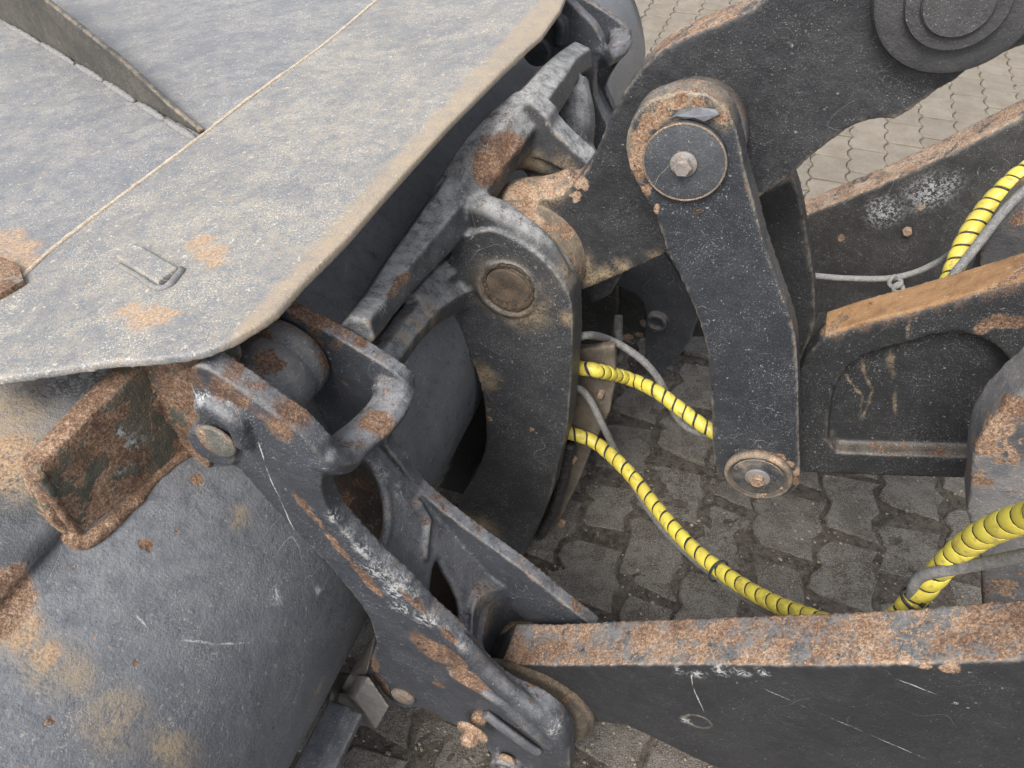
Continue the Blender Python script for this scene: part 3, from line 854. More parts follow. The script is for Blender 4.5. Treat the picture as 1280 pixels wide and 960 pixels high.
fr2.parent = coupler; fr2.matrix_parent_inverse = fr.matrix_parent_inverse
bm = bmesh.new()
W0 = P(470, 703, .449); W1 = P(590, 826, .449)
wq = (W1 - W0).cross(L).normalized()
if wq.dot(C0 - W0) < 0: wq = -wq
prism(bm, [[on_plane(x, y, W0 - wq * .085, wq) for x, y in ((395, 560), (470, 540), (520, 610), (560, 660), (610, 720), (600, 800), (560, 800), (500, 740), (440, 670), (400, 610))]], -wq * .02)  # rusty backing behind the windows, added so they also look deep and dark
BACKING = paint('backing_dark_rust', base=(.040, .032, .026), base2=(.07, .05, .038), rust=.7, edge=.2, speck=.3, rough=.9, rust_tone=-.10)
cast('dark_backing', bm, .006, coupler, (BACKING,), 1, .002)
RUSTB = paint('rusty_bolt', base=(.16, .11, .08), base2=(.24, .17, .12), rust=.9, edge=.3, speck=.4, rough=.85, bumpy=1.2, rust_tone=.10)
OLDPIN = paint('old_pin', base=(.055, .06, .055), base2=(.09, .09, .075), rust=.62, edge=.6, speck=.8, rough=.7)
bm = bmesh.new(); disc(bm, P(272, 550, N0 - .005), .024, .005); from_bm('pin_end', bm, coupler, (OLDPIN,), True)
bm = bmesh.new(); lathe(bm, P(506, 866, N0 + .004), -L, [(0, 0), (.020, 0), (.020, .008), (.016, .011), (0, .011)], 30, .05); from_bm('pin_end', bm, coupler, (OLDPIN,), True)
# pin lock on the nose: bolt, big washer, nut, retainer bar
bd = (-L - A * .12 - Z * .02).normalized()
hb = P(602, 893, N0)
bm = bmesh.new(); lathe(bm, hb, bd, [(0, -.004), (.012, -.004), (.0125, .006), (.012, .014), (.009, .022), (.008, .05), (0, .05)], 20)
lb = from_bm('lock_bolt', bm, coupler, (RUSTB,), True)
bm = bmesh.new(); lathe(bm, hb + bd * .026, bd, [(0, 0), (.024, 0), (.026, .001), (.025, .005), (.014, .007), (0, .007)], 30, .03); from_bm('washer', bm, coupler, (RUSTB,), True)
bm = bmesh.new(); hexbolt(bm, hb + bd * .033, .0135, .013, .3, bd); from_bm('nut', bm, coupler, (RUSTB,))
BAR = paint('retainer_paint', base=(.07, .075, .085), base2=(.12, .125, .135), rust=.2, up_rust=.35, edge=.6, speck=.8, rough=.45)
bm = bmesh.new()
ps = [P(606, 892, N0 - .006), P(640, 918, N0 - .010), P(672, 940, N0 - .006)]
tube(bm, ps, .0105, 8, True, (L, .6)); cast('retainer_bar', bm, .002, coupler, (BAR,), 2, .0006)
bm = bmesh.new(); disc(bm, P(634, 947, N0 - .004), .014, .006, .002, 24); from_bm('pin_end', bm, coupler, (RUSTB,), True)

# centre casting: cross strut, near jaw with long leg, far jaw arch, branches
J0, J1 = .95, 1.01
jaw = [(555, 340), (563, 318), (585, 295), (612, 288), (640, 299), (668, 316), (690, 338), (706, 358), (715, 385), (716, 430), (714, 475), (711, 515), (706, 552), (697, 582), (689, 620), (672, 655), (655, 688), (630, 740), (560, 700),
       (574, 627), (590, 600), (602, 575), (608, 545), (605, 507), (599, 477), (585, 444), (566, 421), (552, 411), (545, 395), (550, 365)]
rpc = [(P(x, y, l), r) for x, y, l, r in ((620, 192, 1.04, .04), (640, 178, 1.06, .035), (660, 182, 1.07, .035), (610, 212, 1.03, .03), (690, 200, 1.1, .03), (517, 335, .87, .022), (505, 350, .85, .02), (528, 322, .88, .016),
        (500, 362, .84, .018), (722, 78, 1.15, .014), (714, 90, 1.14, .012), (470, 432, .7, .012), (495, 432, .93, .01), (612, 518, J0, .004), (612, 525, J0, .004), (580, 280, .98, .012))]
tpc = [(P(x, y, l), r) for x, y, l, r in ((635, 362, J0, .062), (655, 385, J0, .05), (700, 340, .98, .03), (540, 385, J0, .028), (520, 405, J0, .03), (505, 425, J0, .02), (600, 470, J0, .04), (710, 400, J0, .02), (600, 660, J0, .06),
        (660, 215, 1.12, .04), (700, 215, 1.12, .03), (720, 80, 1.15, .02), (712, 88, 1.14, .02), (690, 112, 1.12, .02))]
rpc += [(P(485, 372, .70), P(512, 338, .80), .010), (P(505, 352, .80), P(535, 318, .87), .014), (P(452, 402, .62), P(470, 380, .68), .008), (P(575, 285, .98), P(584, 268, 1.0), .008), (P(520, 330, .85), P(545, 300, .9), .008)]
wpc = [(P(450, 410, .62), P(478, 370, .70), .016), (P(540, 320, .9), P(500, 375, .76), .010), (P(690, 110, 1.3), P(668, 140, 1.2), .02)]
tpc += [(P(700, 88, 1.42), P(670, 128, 1.22), .016)]
tpc += [(P(x, y, l), r) for x, y, l, r in ((532, 392, .83, .026), (515, 408, .78, .026), (500, 425, .73, .02))]
CORE = paint('centre_casting_paint', orange_pts=[(P(x, y, J0), r) for x, y, r in ((612, 514, .007), (613, 524, .007), (664, 536, .006), (669, 540, .004), (646, 543, .003), (640, 453, .002))], base=(.034, .036, .040), base2=(.050, .051, .054), rust=.06, up_rust=.22, up_dust_or_sheen=1.0, edge=.6, speck=.9, rough=.5, rust_pts=rpc, tan_pts=tpc, white_pts=wpc,
             dust_or_sheen=(.35, .35, .345), scratch=.8, bumpy=1.4, rust_tone=-.04)
bm = bmesh.new()
pl(bm, jaw, J0, J1 - J0, smooth=2)
# top rim of the near jaw, rising from the strut and rolling down its right side
def T_(bm, pts, rr, seg=18, flat=None, n=6):
    ps = spline([P(*p) for p in pts], n, False)
    if hasattr(rr, '__len__'):
        m = len(ps); k = len(rr) - 1
        r2 = [rr[min(k - 1, int(i / (m - 1) * k))] * (1 - (i / (m - 1) * k - min(k - 1, int(i / (m - 1) * k)))) + rr[min(k - 1, int(i / (m - 1) * k)) + 1] * (i / (m - 1) * k - min(k - 1, int(i / (m - 1) * k))) for i in range(m)]
    else: r2 = [rr] * len(ps)
    tube(bm, ps, r2, seg, True, flat)
T_(bm, [(592, 262, 1.00), (620, 270, .985), (650, 290, .98), (678, 312, .98), (700, 345, .98)], [.03, .027, .026, .024, .02])
# cross strut, from the near frame up over to the far frame
T_(bm, [(445, 418, .60), (470, 385, .70), (498, 347, .80), (530, 308, .90), (568, 262, 1.00)], [.024, .027, .033, .040, .050], 6)
T_(bm, [(520, 300, .90), (560, 250, .99), (595, 205, 1.07), (628, 165, 1.13), (655, 135, 1.2)], [.012, .03, .036, .034, .028], 6)
T_(bm, [(568, 262, 1.00), (600, 210, 1.06), (632, 172, 1.12), (662, 142, 1.18)], [.05, .050, .048, .044], 7)
T_(bm, [(662, 142, 1.18), (688, 108, 1.30), (706, 85, 1.42), (722, 74, 1.52)], [.044, .040, .032, .034], 6)
# far jaw arch leaving the strut to the right
T_(bm, [(650, 150, 1.17), (680, 172, 1.18), (705, 192, 1.18), (735, 214, 1.18), (760, 250, 1.18)], [.042, .034, .03, .028, .026])
T_(bm, [(598, 225, 1.06), (622, 196, 1.12), (655, 186, 1.16), (690, 203, 1.17), (722, 222, 1.17)], [.034, .034, .036, .028, .02])
farjaw = [(612, 250), (628, 215), (655, 190), (700, 196), (735, 214), (770, 260), (780, 330), (740, 420), (700, 420), (700, 300), (660, 260)]
pl(bm, [(620, 200), (612, 178), (632, 142), (662, 128), (684, 148), (690, 162), (716, 188), (738, 206), (728, 226), (690, 206), (655, 192), (622, 206)], 1.13, .05)
pl(bm, [(640, 190), (700, 190), (738, 214), (775, 270), (780, 340), (740, 380), (700, 300), (668, 232)], 1.15, .05, smooth=2)
# dark inner strut seen through the notch
T_(bm, [(705, 110, 1.42), (715, 150, 1.38), (712, 190, 1.35), (735, 235, 1.32)], [.05, .045, .05, .05])
# fill along the yellowed branch
T_(bm, [(590, 350, .985), (565, 366, .95), (540, 382, .88), (515, 405, .80), (490, 438, .715), (470, 466, .655), (455, 490, .60)], [.045, .036, .030, .027, .026, .026], 6)
T_(bm, [(575, 330, .98), (545, 352, .93), (515, 382, .83)], [.03, .026, .02], 6)
# bulge of the leg
T_(bm, [(700, 430, .985), (698, 500, .985), (690, 570, .985), (668, 640, .985), (650, 680, .985)], .022)
# pin boss on the jaw
lathe(bm, P(635, 360, J0 + .004), -L, [(0, 0), (.062, 0), (.054, .010), (.046, .012), (.044, .006), (0, .006)], 48)
core = cast('centre_casting', bm, .0036, coupler, (CORE,), 3, .0010)
MUDC = simple('dried_mud', (.085, .060, .040), (.035, .027, .022), 110, .95, .004, c3=(.19, .13, .08))
COVER = paint('pin_cover_paint', base=(.050, .042, .034), base2=(.085, .062, .042), rust=.35, edge=.2, speck=.2, rough=.8, film=.5, dust_or_sheen=(.13, .085, .05), bumpy=2)
bm = bmesh.new(); lathe(bm, P(636, 358, J0 + .004), -L, [(0, 0), (.040, 0), (.040, .009), (.036, .0105), (.003, .0095), (.0, .007)], 48, .01)
pc = from_bm('pin_cover', bm, coupler, (COVER,), True)
bm = bmesh.new()
cc = P(636, 358, J0 - .006)
u_, v_ = frame_of(L)
rr = []
for k in range(49):
    a = 2 * math.pi * k / 48
    rr.append(cc + (A * math.cos(a) + Z * math.sin(a)) * (.0415 + .002 * noise.noise(Vector((k * .6, 1, 0)))))
tube(bm, rr, [.0032 + .0055 * max(0, -math.sin(2 * math.pi * k / 48)) + .002 * noise.noise(Vector((k * .9, 5, 2))) for k in range(49)], 8, False)
mr = cast('mud_ring', bm, .0015, coupler, (MUDC,), 1, .002)
bm = bmesh.new()
pl(bm, [(560, 430), (600, 400), (690, 450), (690, 600), (640, 700), (520, 700), (530, 640), (570, 560), (590, 500)], 1.09, .03)  # black sheet added so the gap beside the leg reads as deep shade
SHADE = paint('gap_shade_black', base=(.010, .010, .011), base2=(.014, .014, .014), rust=.1, edge=.3, speck=.3, rough=.6, scratch=.2)
cast('gap_shade_sheet', bm, .008, coupler, (SHADE,), 1, .001)
# dark guard plate below the jaw with two rusty bolts
GUARD = paint('guard_paint', base=(.075, .062, .05), base2=(.12, .10, .08), rust=.35, edge=.5, speck=.5, rough=.7, film=.4, dust_or_sheen=(.20, .16, .12))
bm = bmesh.new()
pl(bm, [(700, 440), (768, 432), (769, 474), (762, 515), (740, 560), (722, 605), (697, 657), (664, 700), (640, 700), (660, 640), (690, 540)], 1.06, .018)
cast('guard_plate', bm, .004, coupler, (GUARD,), 1, .0006)
for x, y, r in ((703, 652, .009), (716, 572, .010), (752, 490, .007)):
    bm = bmesh.new(); hexbolt(bm, P(x, y, 1.06), r, .014, .5); from_bm('bolt', bm, coupler, (RUSTB,))

# ------------------------------------------------------------------ near lift arm
arm = thing('lift_arm', 'near lift arm with fully rusted top edge and dark scratched side', 'lift arm', M3(.1, .52, 0), 'lift arms of the loader')
ARML, ARMT = .485, .07
wpa = [(P(x, y, ARML), r) for x, y, r in ((850, 838, .010), (870, 842, .012), (900, 838, .012), (925, 842, .012), (950, 838, .010), (856, 900, .010), (1190, 880, .004))]
rpa = [(P(x, y, ARML), r) for x, y, r in ((1190, 834, .010), (1160, 833, .006))]
ARM = paint('arm_paint', lines=segs([(865, 836), (866, 858), (880, 890)], lambda x, y: P(x, y, .485), .0009) + segs([(945, 856), (1010, 886), (1080, 915), (1160, 950)], lambda x, y: P(x, y, .485), .0008) + segs([(1118, 848), (1170, 868)], lambda x, y: P(x, y, .485), .0011), base=(.021, .022, .025), base2=(.030, .031, .034), rust=0, up_rust=1.0, up_dust_or_sheen=.95, dust_or_sheen=(.20, .20, .20), edge=.5, speck=.35, rough=.40, white_pts=wpa, rust_pts=rpa, scratch=.35, rust_tone=.05, bumpy=.9)
arm_top = [(614, 832), (622, 816), (640, 815), (700, 818), (800, 831), (880, 831), (1025, 832), (1137, 831), (1280, 824), (1420, 812)]
arm_top = [(616, 836), (628, 829), (680, 832), (800, 831), (880, 831), (1025, 832), (1137, 831), (1280, 825), (1440, 808)]
arm_bot = [(1440, 1080), (1100, 1050), (900, 962), (860, 945), (812, 921), (782, 907), (740, 903), (700, 903), (660, 940), (620, 930), (590, 890), (592, 852)]
bm = bmesh.new()
pl(bm, arm_top + arm_bot, ARML, ARMT)
# oval dent
cast('arm_plate', bm, .0038, arm, (ARM,), 2, .0008)
COLLAR = paint('collar_dirt', base=(.060, .047, .033), base2=(.11, .083, .056), rust=.5, edge=.3, speck=.5, rough=.9, film=.4, dust_or_sheen=(.20, .155, .10), bumpy=2.0)
bm = bmesh.new()
lathe(bm, M3(-.150, ARML + .004, .385), -L, [(0, 0), (.113, 0), (.116, .004), (.115, .012), (.108, .015), (.108, .020), (.100, .026), (0, .028)], 64, .012)
from_bm('eye_collar', bm, arm, (COLLAR,), True)
bm = bmesh.new()
lathe(bm, M3(-.150, ARML + ARMT - .002, .385), L, [(0, 0), (.080, 0), (.080, .022), (0, .022)], 56, .02)
from_bm('eye_collar', bm, arm, (COLLAR,), True)
bm = bmesh.new()
lathe(bm, P(873, 900, ARML + .002), -L, [(.0, -.002), (.012, -.002), (.015, .0025), (.019, .003), (.022, .0)], 30, .04)
from_bm('plug', bm, arm, (ARM,), True)

# ------------------------------------------------------------------ far lift arm
farm = thing('lift_arm', 'far lift arm with pale rusty top edge, running behind the link plates', 'lift arm', M3(.1, 1.78, 0), 'lift arms of the loader')
FL, FT = 1.75, .085
wpf = segs([(1080, 275), (1130, 255), (1200, 222)], lambda x, y: P(x, y, FL), .045)
rpf = [(P(x, y, FL), r) for x, y, r in ((805, 405, .014), (800, 418, .012), (1053, 297, .010), (1152, 258, .008), (785, 422, .02), (870, 400, .008))]
FARM = paint('far_arm_paint', base=(.028, .029, .030), base2=(.042, .041, .040), rust=.05, up_rust=1.2, edge=.4, speck=.8, rough=.5, rust_pts=rpf, white_pts=wpf, rust_tone=.11, scratch=.8, film=.18, dust_or_sheen=(.14, .125, .10))
bm = bmesh.new()
pl(bm, [(716, 360), (735, 300), (800, 285), (900, 290), (1010, 268), (1100, 232), (1182, 195), (1280, 146), (1400, 80), (1440, 420), (1300, 470), (1060, 470), (960, 422), (870, 422), (830, 421), (800, 424), (782, 427), (770, 432), (745, 438), (716, 445)], FL, FT)
cast('arm_plate', bm, .006, farm, (FARM,), 2, .0012)
bm = bmesh.new()
c = P(851, 396, FL - .004)
rr = [c + (A * math.cos(2 * math.pi * k / 40) + Z * math.sin(2 * math.pi * k / 40)) * .045 for k in range(41)]
tube(bm, rr, .003, 8, False)
disc(bm, P(851, 396, FL), .040, .004)
PINF = paint('far_pin', base=(.035, .032, .028), base2=(.05, .045, .038), rust=.3, edge=.3, speck=.4, rough=.7)
from_bm('pin_end', bm, farm, (PINF,), True)
for q_, r_ in ((P(851, 397, FL - .004), .006), (P(1134, 288, FL), .011)):
    bm = bmesh.new(); hexbolt(bm, q_, r_, .012); from_bm('bolt', bm, farm, (RUSTB,))
# cross plate ahead of the far arm's end, thin pale edge towards the viewer
bm = bmesh.new()
pl(bm, [(690, 350), (772, 344), (773, 380), (768, 415), (762, 447), (740, 470), (700, 470)], 1.66, .02)
bm2 = cast('end_plate', bm, .006, farm, (FARM,), 1, .001)

# ------------------------------------------------------------------ tilt lever
lever = thing('tilt_lever', 'big dark tilt lever plate with large round pivot cap at the top right', 'lever', M3(-.05, 1.1, 0))
V0, VT = 1.05, .065
rpv = [(P(x, y, V0), r) for x, y, r in ((705, 222, .012), (725, 228, .014), (700, 240, .010), (718, 245, .010), (716, 250, .006), (660, 245, .02), (640, 250, .02), (680, 235, .02))]
tpv = [(P(x, y, V0), r) for x, y, r in ((660, 240, .05), (690, 238, .03), (635, 250, .04), (740, 350, .03), (780, 335, .02), (755, 345, .025), (725, 330, .03), (820, 320, .015))]
LEV = paint('lever_paint', base=(.022, .023, .026), base2=(.032, .033, .036), rust=0, up_rust=1.1, up_dust_or_sheen=.4, edge=.6, speck=.62, rough=.45, rust_pts=rpv, tan_pts=tpv, scratch=.3, rust_tone=.09, film=.10, dust_or_sheen=(.12, .12, .12))
bm = bmesh.new()
lev = [(625, 268), (640, 256), (660, 250), (690, 246), (712, 236), (732, 212), (744, 190), (760, 152), (775, 125), (790, 101), (812, 75), (843, 53), (880, 37), (920, 20), (954, 0), (1020, -60), (1300, -160), (1340, 20), (1270, 60), (1216, 84), (1197, 99), (1172, 114), (1145, 133), (1122, 148),
       (1108, 149), (1092, 150), (1072, 156), (1055, 165), (1030, 183), (1006, 202), (987, 221), (959, 240), (900, 280), (835, 315), (805, 330), (770, 346), (732, 362), (714, 362), (680, 340), (640, 300)]
pl(bm, lev, V0, VT, smooth=2)
T_(bm, [(628, 262, 1.085), (650, 250, 1.085), (690, 242, 1.085), (722, 222, 1.085)], [.03, .036, .032, .02])
cast('lever_plate', bm, .0042, lever, (LEV,), 3, .0012)
TANB = paint('dusty_boss', base=(.10, .085, .065), base2=(.16, .13, .095), rust=.72, edge=.3, speck=.6, rough=.9, film=.5, dust_or_sheen=(.27, .20, .13), bumpy=1.8, rust_tone=.08)
bm = bmesh.new()
bc = M3(-.340, V0, .815)
lathe(bm, bc, -L, [(0, -.01), (.104, -.01), (.104, .004), (.099, .007), (.100, .015), (.094, .018), (.095, .027), (.090, .030), (.090, .036), (0, .036)], 64, .012)
from_bm('boss', bm, lever, (TANB,), True)
CAP = paint('pivot_cap_paint', base=(.042, .042, .044), base2=(.056, .056, .058), rust=0, edge=0, speck=.4, rough=.5, film=.3, dust_or_sheen=(.085, .083, .08), scratch=.4)
cp = P(1196, -14, V0)
def lat_d(x, y): return (P(x, y, V0) - cp).length
rC = lat_d(1203, 86) * .93
bm = bmesh.new()
lathe(bm, cp, -L, [(0, 0), (rC, 0), (rC, .022), (rC - .003, .028), (rC - .008, .030), (rC * .62, .031), (rC * .615, .040), (rC * .60, .043), (rC * .43, .044), (rC * .425, .049), (rC * .40, .0515), (0, .052)], 96)
pc = from_bm('pivot_cap', bm, lever, (CAP,), True)
for p_ in pc.data.polygons: p_.use_smooth = True
pc.data.set_sharp_from_angle(angle=rad(35)) if hasattr(pc.data, 'set_sharp_from_angle') else None

# ------------------------------------------------------------------ link plates
linkt = thing('link_plate', 'near curved link plate with round washer on top and rusty pin cap at its foot', 'link', M3(0, .94, 0), 'pair of link plates')
K0, KT = .93, .042
rpk = [(P(x, y, K0), r) for x, y, r in ((800, 190, .014), (797, 215, .014), (802, 170, .014), (812, 150, .014), (830, 137, .014), (850, 130, .012), (875, 130, .010), (806, 235, .010), (900, 148, .008),
        (985, 580, .012), (975, 572, .010), (990, 600, .012), (995, 590, .010), (963, 568, .006), (820, 262, .006), (932, 230, .004), (985, 378, .004), (800, 205, .018))]
tpk = [(P(x, y, K0), r) for x, y, r in ((800, 180, .03), (830, 130, .03), (870, 122, .03), (905, 145, .02))]
LNK = paint('link_paint', base=(.027, .030, .036), base2=(.040, .043, .050), rust=0, up_rust=.7, up_dust_or_sheen=.5, edge=.9, speck=.8, rough=.43, rust_pts=rpk, tan_pts=tpk, scratch=.6, rust_tone=.06, bumpy=1.0, speck_col=(.45, .46, .47))
LINK = [(784, 200), (782, 176), (790, 150), (804, 132), (824, 122), (850, 115), (880, 117), (904, 131), (918, 155), (926, 185), (930, 210), (941, 250), (955, 305), (974, 360), (990, 405), (996, 440), (998, 500), (999, 560), (1000, 600), (992, 614), (968, 624),
        (945, 622), (925, 616), (903, 600), (892, 578), (890, 540), (889, 507), (887, 470), (882, 430), (871, 395), (860, 368), (849, 345), (834, 315), (820, 272), (805, 245), (792, 222)]
bm = bmesh.new(); pl(bm, LINK, K0, KT, smooth=2)
# hole below the washer
hole = P(872, 264, K0)
cast('link_body', bm, .0035, linkt, (LNK,), 2, .0007)
bm = bmesh.new(); lathe(bm, hole, -L, [(0, .0004), (.0042, .0004), (.0052, .0018), (.0068, .0002)], 20); from_bm('grease_hole', bm, linkt, (MUDC,), True)
GREYB = paint('boss_grey', base=(.11, .115, .125), base2=(.16, .165, .175), rust=.1, edge=.5, speck=.8, rough=.5, up_dust_or_sheen=.5)
bm = bmesh.new(); lathe(bm, P(858, 192, K0 + KT), L, [(0, -.01), (.073, -.01), (.073, .085), (0, .085)], 56); from_bm('spacer_boss', bm, linkt, (GREYB,), True)
WASH = paint('washer_paint', base=(.050, .054, .060), base2=(.075, .08, .088), rust=.08, edge=0, speck=.7, rough=.42, scratch=1.0,
             rust_pts=[(P(812, 185, K0), .008), (P(835, 155, K0), .007), (P(822, 168, K0), .006)], tan_pts=[(P(840, 152, K0), .010), (P(812, 180, K0), .012), (P(885, 235, K0), .008)])
wc = P(857, 199, K0)
RW = .0535
bm = bmesh.new(); disc(bm, wc, RW, .012, .003, 64); w_ = from_bm('pin_washer', bm, linkt, (WASH,), True)
bm = bmesh.new()
rr = [wc - L * .011 + (A * math.cos(2 * math.pi * k / 48) + Z * math.sin(2 * math.pi * k / 48)) * (RW - .0008) for k in range(49)]
tube(bm, rr, [.0016 + .0008 * noise.noise(Vector((k * .7, 0, 3))) for k in range(49)], 6, False)
from_bm('washer_rim', bm, linkt, (TANB,), True)
BOLT = paint('bright_bolt', base=(.16, .16, .165), base2=(.24, .235, .23), rust=.42, edge=.4, speck=.4, rough=.45, rust_tone=.06)
bm = bmesh.new(); lathe(bm, wc - L * .012, -L, [(0, 0), (.0175, 0), (.0175, .003), (.0165, .0045), (0, .0045)], 32); from_bm('bolt_washer', bm, linkt, (BOLT,), True)
bm = bmesh.new(); hexbolt(bm, wc - L * .0165, .0125, .012, .4); from_bm('bolt', bm, linkt, (BOLT,))
# curled flake of paint above the washer
bm = bmesh.new()
FLK = simple('paint_flake', (.12, .125, .14), (.17, .175, .19), 60, .3)
fo = [(838, 148), (850, 138), (872, 134), (895, 137), (899, 143), (880, 152), (868, 147), (856, 149), (846, 145)]
vs = [bm.verts.new(P(x, y, K0 - .003 - .005 * (i in (4, 5, 6)))) for i, (x, y) in enumerate(fo)]
bm.faces.new(vs)
r_ = bmesh.ops.extrude_face_region(bm, geom=bm.faces[:])
bmesh.ops.translate(bm, verts=[g for g in r_['geom'] if isinstance(g, bmesh.types.BMVert)], vec=L * .0012)
from_bm('paint_flake', bm, linkt, (FLK,))
# foot pin
RINGR = paint('foot_ring', base=(.06, .052, .045), base2=(.12, .10, .08), rust=.75, edge=.5, speck=.5, rough=.75, rust_tone=.08)
fc = P(948, 590, K0)
bm = bmesh.new(); lathe(bm, fc, -L, [(.0, 0), (.057, 0), (.057, .010), (.055, .014), (.050, .015), (.047, .010), (.0, .009)], 56, .008); pr_ = from_bm('pin_cap_ring', bm, linkt, (RINGR,), True)
bm = bmesh.new(); disc(bm, fc - L * .008, .043, .004, .001, 48); from_bm('pin_cap', bm, linkt, (LNK,), True)
bm = bmesh.new(); lathe(bm, fc - L * .012, -L, [(0, 0), (.021, 0), (.021, .003), (.019, .004), (0, .004)], 32); from_bm('bolt_washer', bm, linkt, (BOLT,), True)
bm = bmesh.new(); hexbolt(bm, fc - L * .016, .013, .010, .25); from_bm('bolt', bm, linkt, (RUSTB,))

link2 = thing('link_plate', 'far dark link plate half hidden behind the curved link plate', 'link', M3(.02, 1.3, 0), 'pair of link plates')
FLN = paint('far_link_paint', base=(.026, .027, .029), base2=(.036, .037, .038), rust=0, edge=.9, up_rust=.4, speck=.6, rough=.5, scratch=.4)
bm = bmesh.new(); pl(bm, [(900, 240), (955, 236), (985, 222), (994, 226), (1003, 262), (1010, 300), (1016, 340), (1019, 375), (1018, 412), (1005, 440), (990, 470), (960, 480), (920, 380)], 1.25, .04, smooth=2)
cast('link_body', bm, .005, link2, (FLN,), 2, .001)

# ------------------------------------------------------------------ lower casting
cst = thing('linkage_casting', 'dark casting with oval pocket and orange rusted top flange, right of the link plate', 'casting', M3(.35, 1.05, 0))
G0 = 1.02
rpm = [(P(x, y, G0 + .035) + Z * .014, .036) for x, y in ((1045, 408), (1075, 400), (1105, 392), (1135, 384), (1165, 376), (1195, 368), (1225, 360), (1255, 350), (1285, 341))]
rpm += [(P(x, y, G0), r) for x, y, r in ((1255, 402, .014), (1235, 405, .012), (1270, 402, .012), (1226, 412, .010), (1247, 398, .01))]
tpm = [(P(x, y, G0 + .03), r) for x, y, r in ((1060, 570, .025), (1090, 572, .02), (1120, 572, .02), (1025, 555, .02))]
PG = lambda x, y: P(x, y, G0 + .032)
tpm += segs([(1077, 446), (1081, 468), (1090, 486), (1084, 508), (1077, 524)], PG, .0035) + segs([(1056, 466), (1068, 482), (1078, 494), (1074, 520)], PG, .003) + segs([(1112, 436), (1116, 472)], PG, .006) + segs([(1118, 490), (1120, 518)], PG, .004) + segs([(1137, 398), (1134, 425)], lambda x, y: P(x, y, G0), .003)
CAS = paint('casting_paint', base=(.022, .023, .025), base2=(.032, .033, .035), rust=0, up_rust=.6, up_dust_or_sheen=.3, edge=.35, speck=.85, rough=.45, rust_pts=rpm, tan_pts=tpm, scratch=.4, rust_tone=-.02, bumpy=1.1, warp_amt=.012)
bm = bmesh.new()
out = [(1029, 421), (1080, 405), (1137, 391), (1200, 373), (1280, 350), (1400, 315), (1420, 604), (1300, 600), (1212, 599), (1111, 596), (1010, 592), (930, 588), (925, 540), (985, 500), (1006, 448)]
pocket = [(1036, 520), (1042, 486), (1055, 464), (1077, 446), (1105, 436), (1137, 429), (1165, 420), (1194, 416), (1222, 421), (1246, 434), (1262, 452), (1268, 478), (1264, 510), (1258, 545), (1250, 568), (1210, 572), (1150, 570), (1090, 568), (1045, 566), (1034, 550)]
pl(bm, out, G0, .035, holes=(pocket,))
pl(bm, [(x, y) for x, y in out], G0 + .030, .045)
cast('casting_body', bm, .0042, cst, (CAS,), 10, .0010)
LEDGE = paint('ledge_rust', base=(.17, .085, .036), base2=(.30, .165, .070), rust=.66, edge=.4, speck=.8, rough=.8, film=.3, dust_or_sheen=(.33, .21, .10), scratch=.6, bumpy=1.8)
bm = bmesh.new()
pl(bm, [(1030, 418), (1080, 402), (1137, 388), (1200, 370), (1280, 347), (1400, 312), (1400, 320), (1280, 355), (1200, 378), (1137, 396), (1080, 410), (1031, 426)], G0 + .002, .060)
cast('top_ledge', bm, .003, cst, (LEDGE,), 2, .0006)
# rusty rounded boss at the right edge
boss = thing('rusty_boss', 'rust-streaked rounded boss plate at the right edge behind the thick yellow hose', 'boss', M3(.5, .8, 0))
BOS = paint('boss_rust', base=(.095, .098, .105), base2=(.15, .15, .155), rust=.62, up_rust=.3, edge=.6, speck=1.1, rough=.55, film=.35, dust_or_sheen=(.25, .20, .155), bumpy=1.3, rust_tone=.04,
            rust_pts=[(P(x, y, .76), r) for x, y, r in ((1246, 535, .02), (1232, 560, .018), (1265, 510, .02), (1224, 600, .012), (1250, 730, .014), (1275, 715, .012))],
            dark_pts=[(P(x, y, .76), r) for x, y, r in ((1275, 545, .03), (1260, 565, .02), (1285, 560, .03))])  # shade of the boss's hollow painted in as dark patches
bm = bmesh.new()
pl(bm, [(1300, 474), (1280, 489), (1262, 502), (1246, 520), (1234, 534), (1223, 553), (1215, 580), (1213, 620), (1214, 660), (1300, 668), (1420, 640), (1400, 440)], .76, .07, smooth=2)
pl(bm, [(1213, 600), (1227, 709), (1229, 770), (1232, 800), (1330, 800), (1330, 600)], .79, .05)
cast('boss_body', bm, .004, boss, (BOS,), 5, .0014)
# second boss piece behind the top-right hose
boss2 = thing('rusty_bracket', 'small rust-brown bracket behind the yellow hose above the orange flange', 'bracket', M3(.55, 1.2, 0))
bm = bmesh.new()
pl(bm, [(1225, 335), (1226, 305), (1238, 280), (1262, 255), (1300, 232), (1400, 180), (1400, 380), (1230, 380)], 1.22, .06, smooth=2)
BOS2 = paint('bracket_rust', base=(.055, .055, .06), base2=(.09, .088, .085), rust=.62, up_rust=.8, edge=.6, speck=.7, rough=.7, bumpy=1.6)
cast('bracket_body', bm, .005, boss2, (BOS2,), 3, .002)

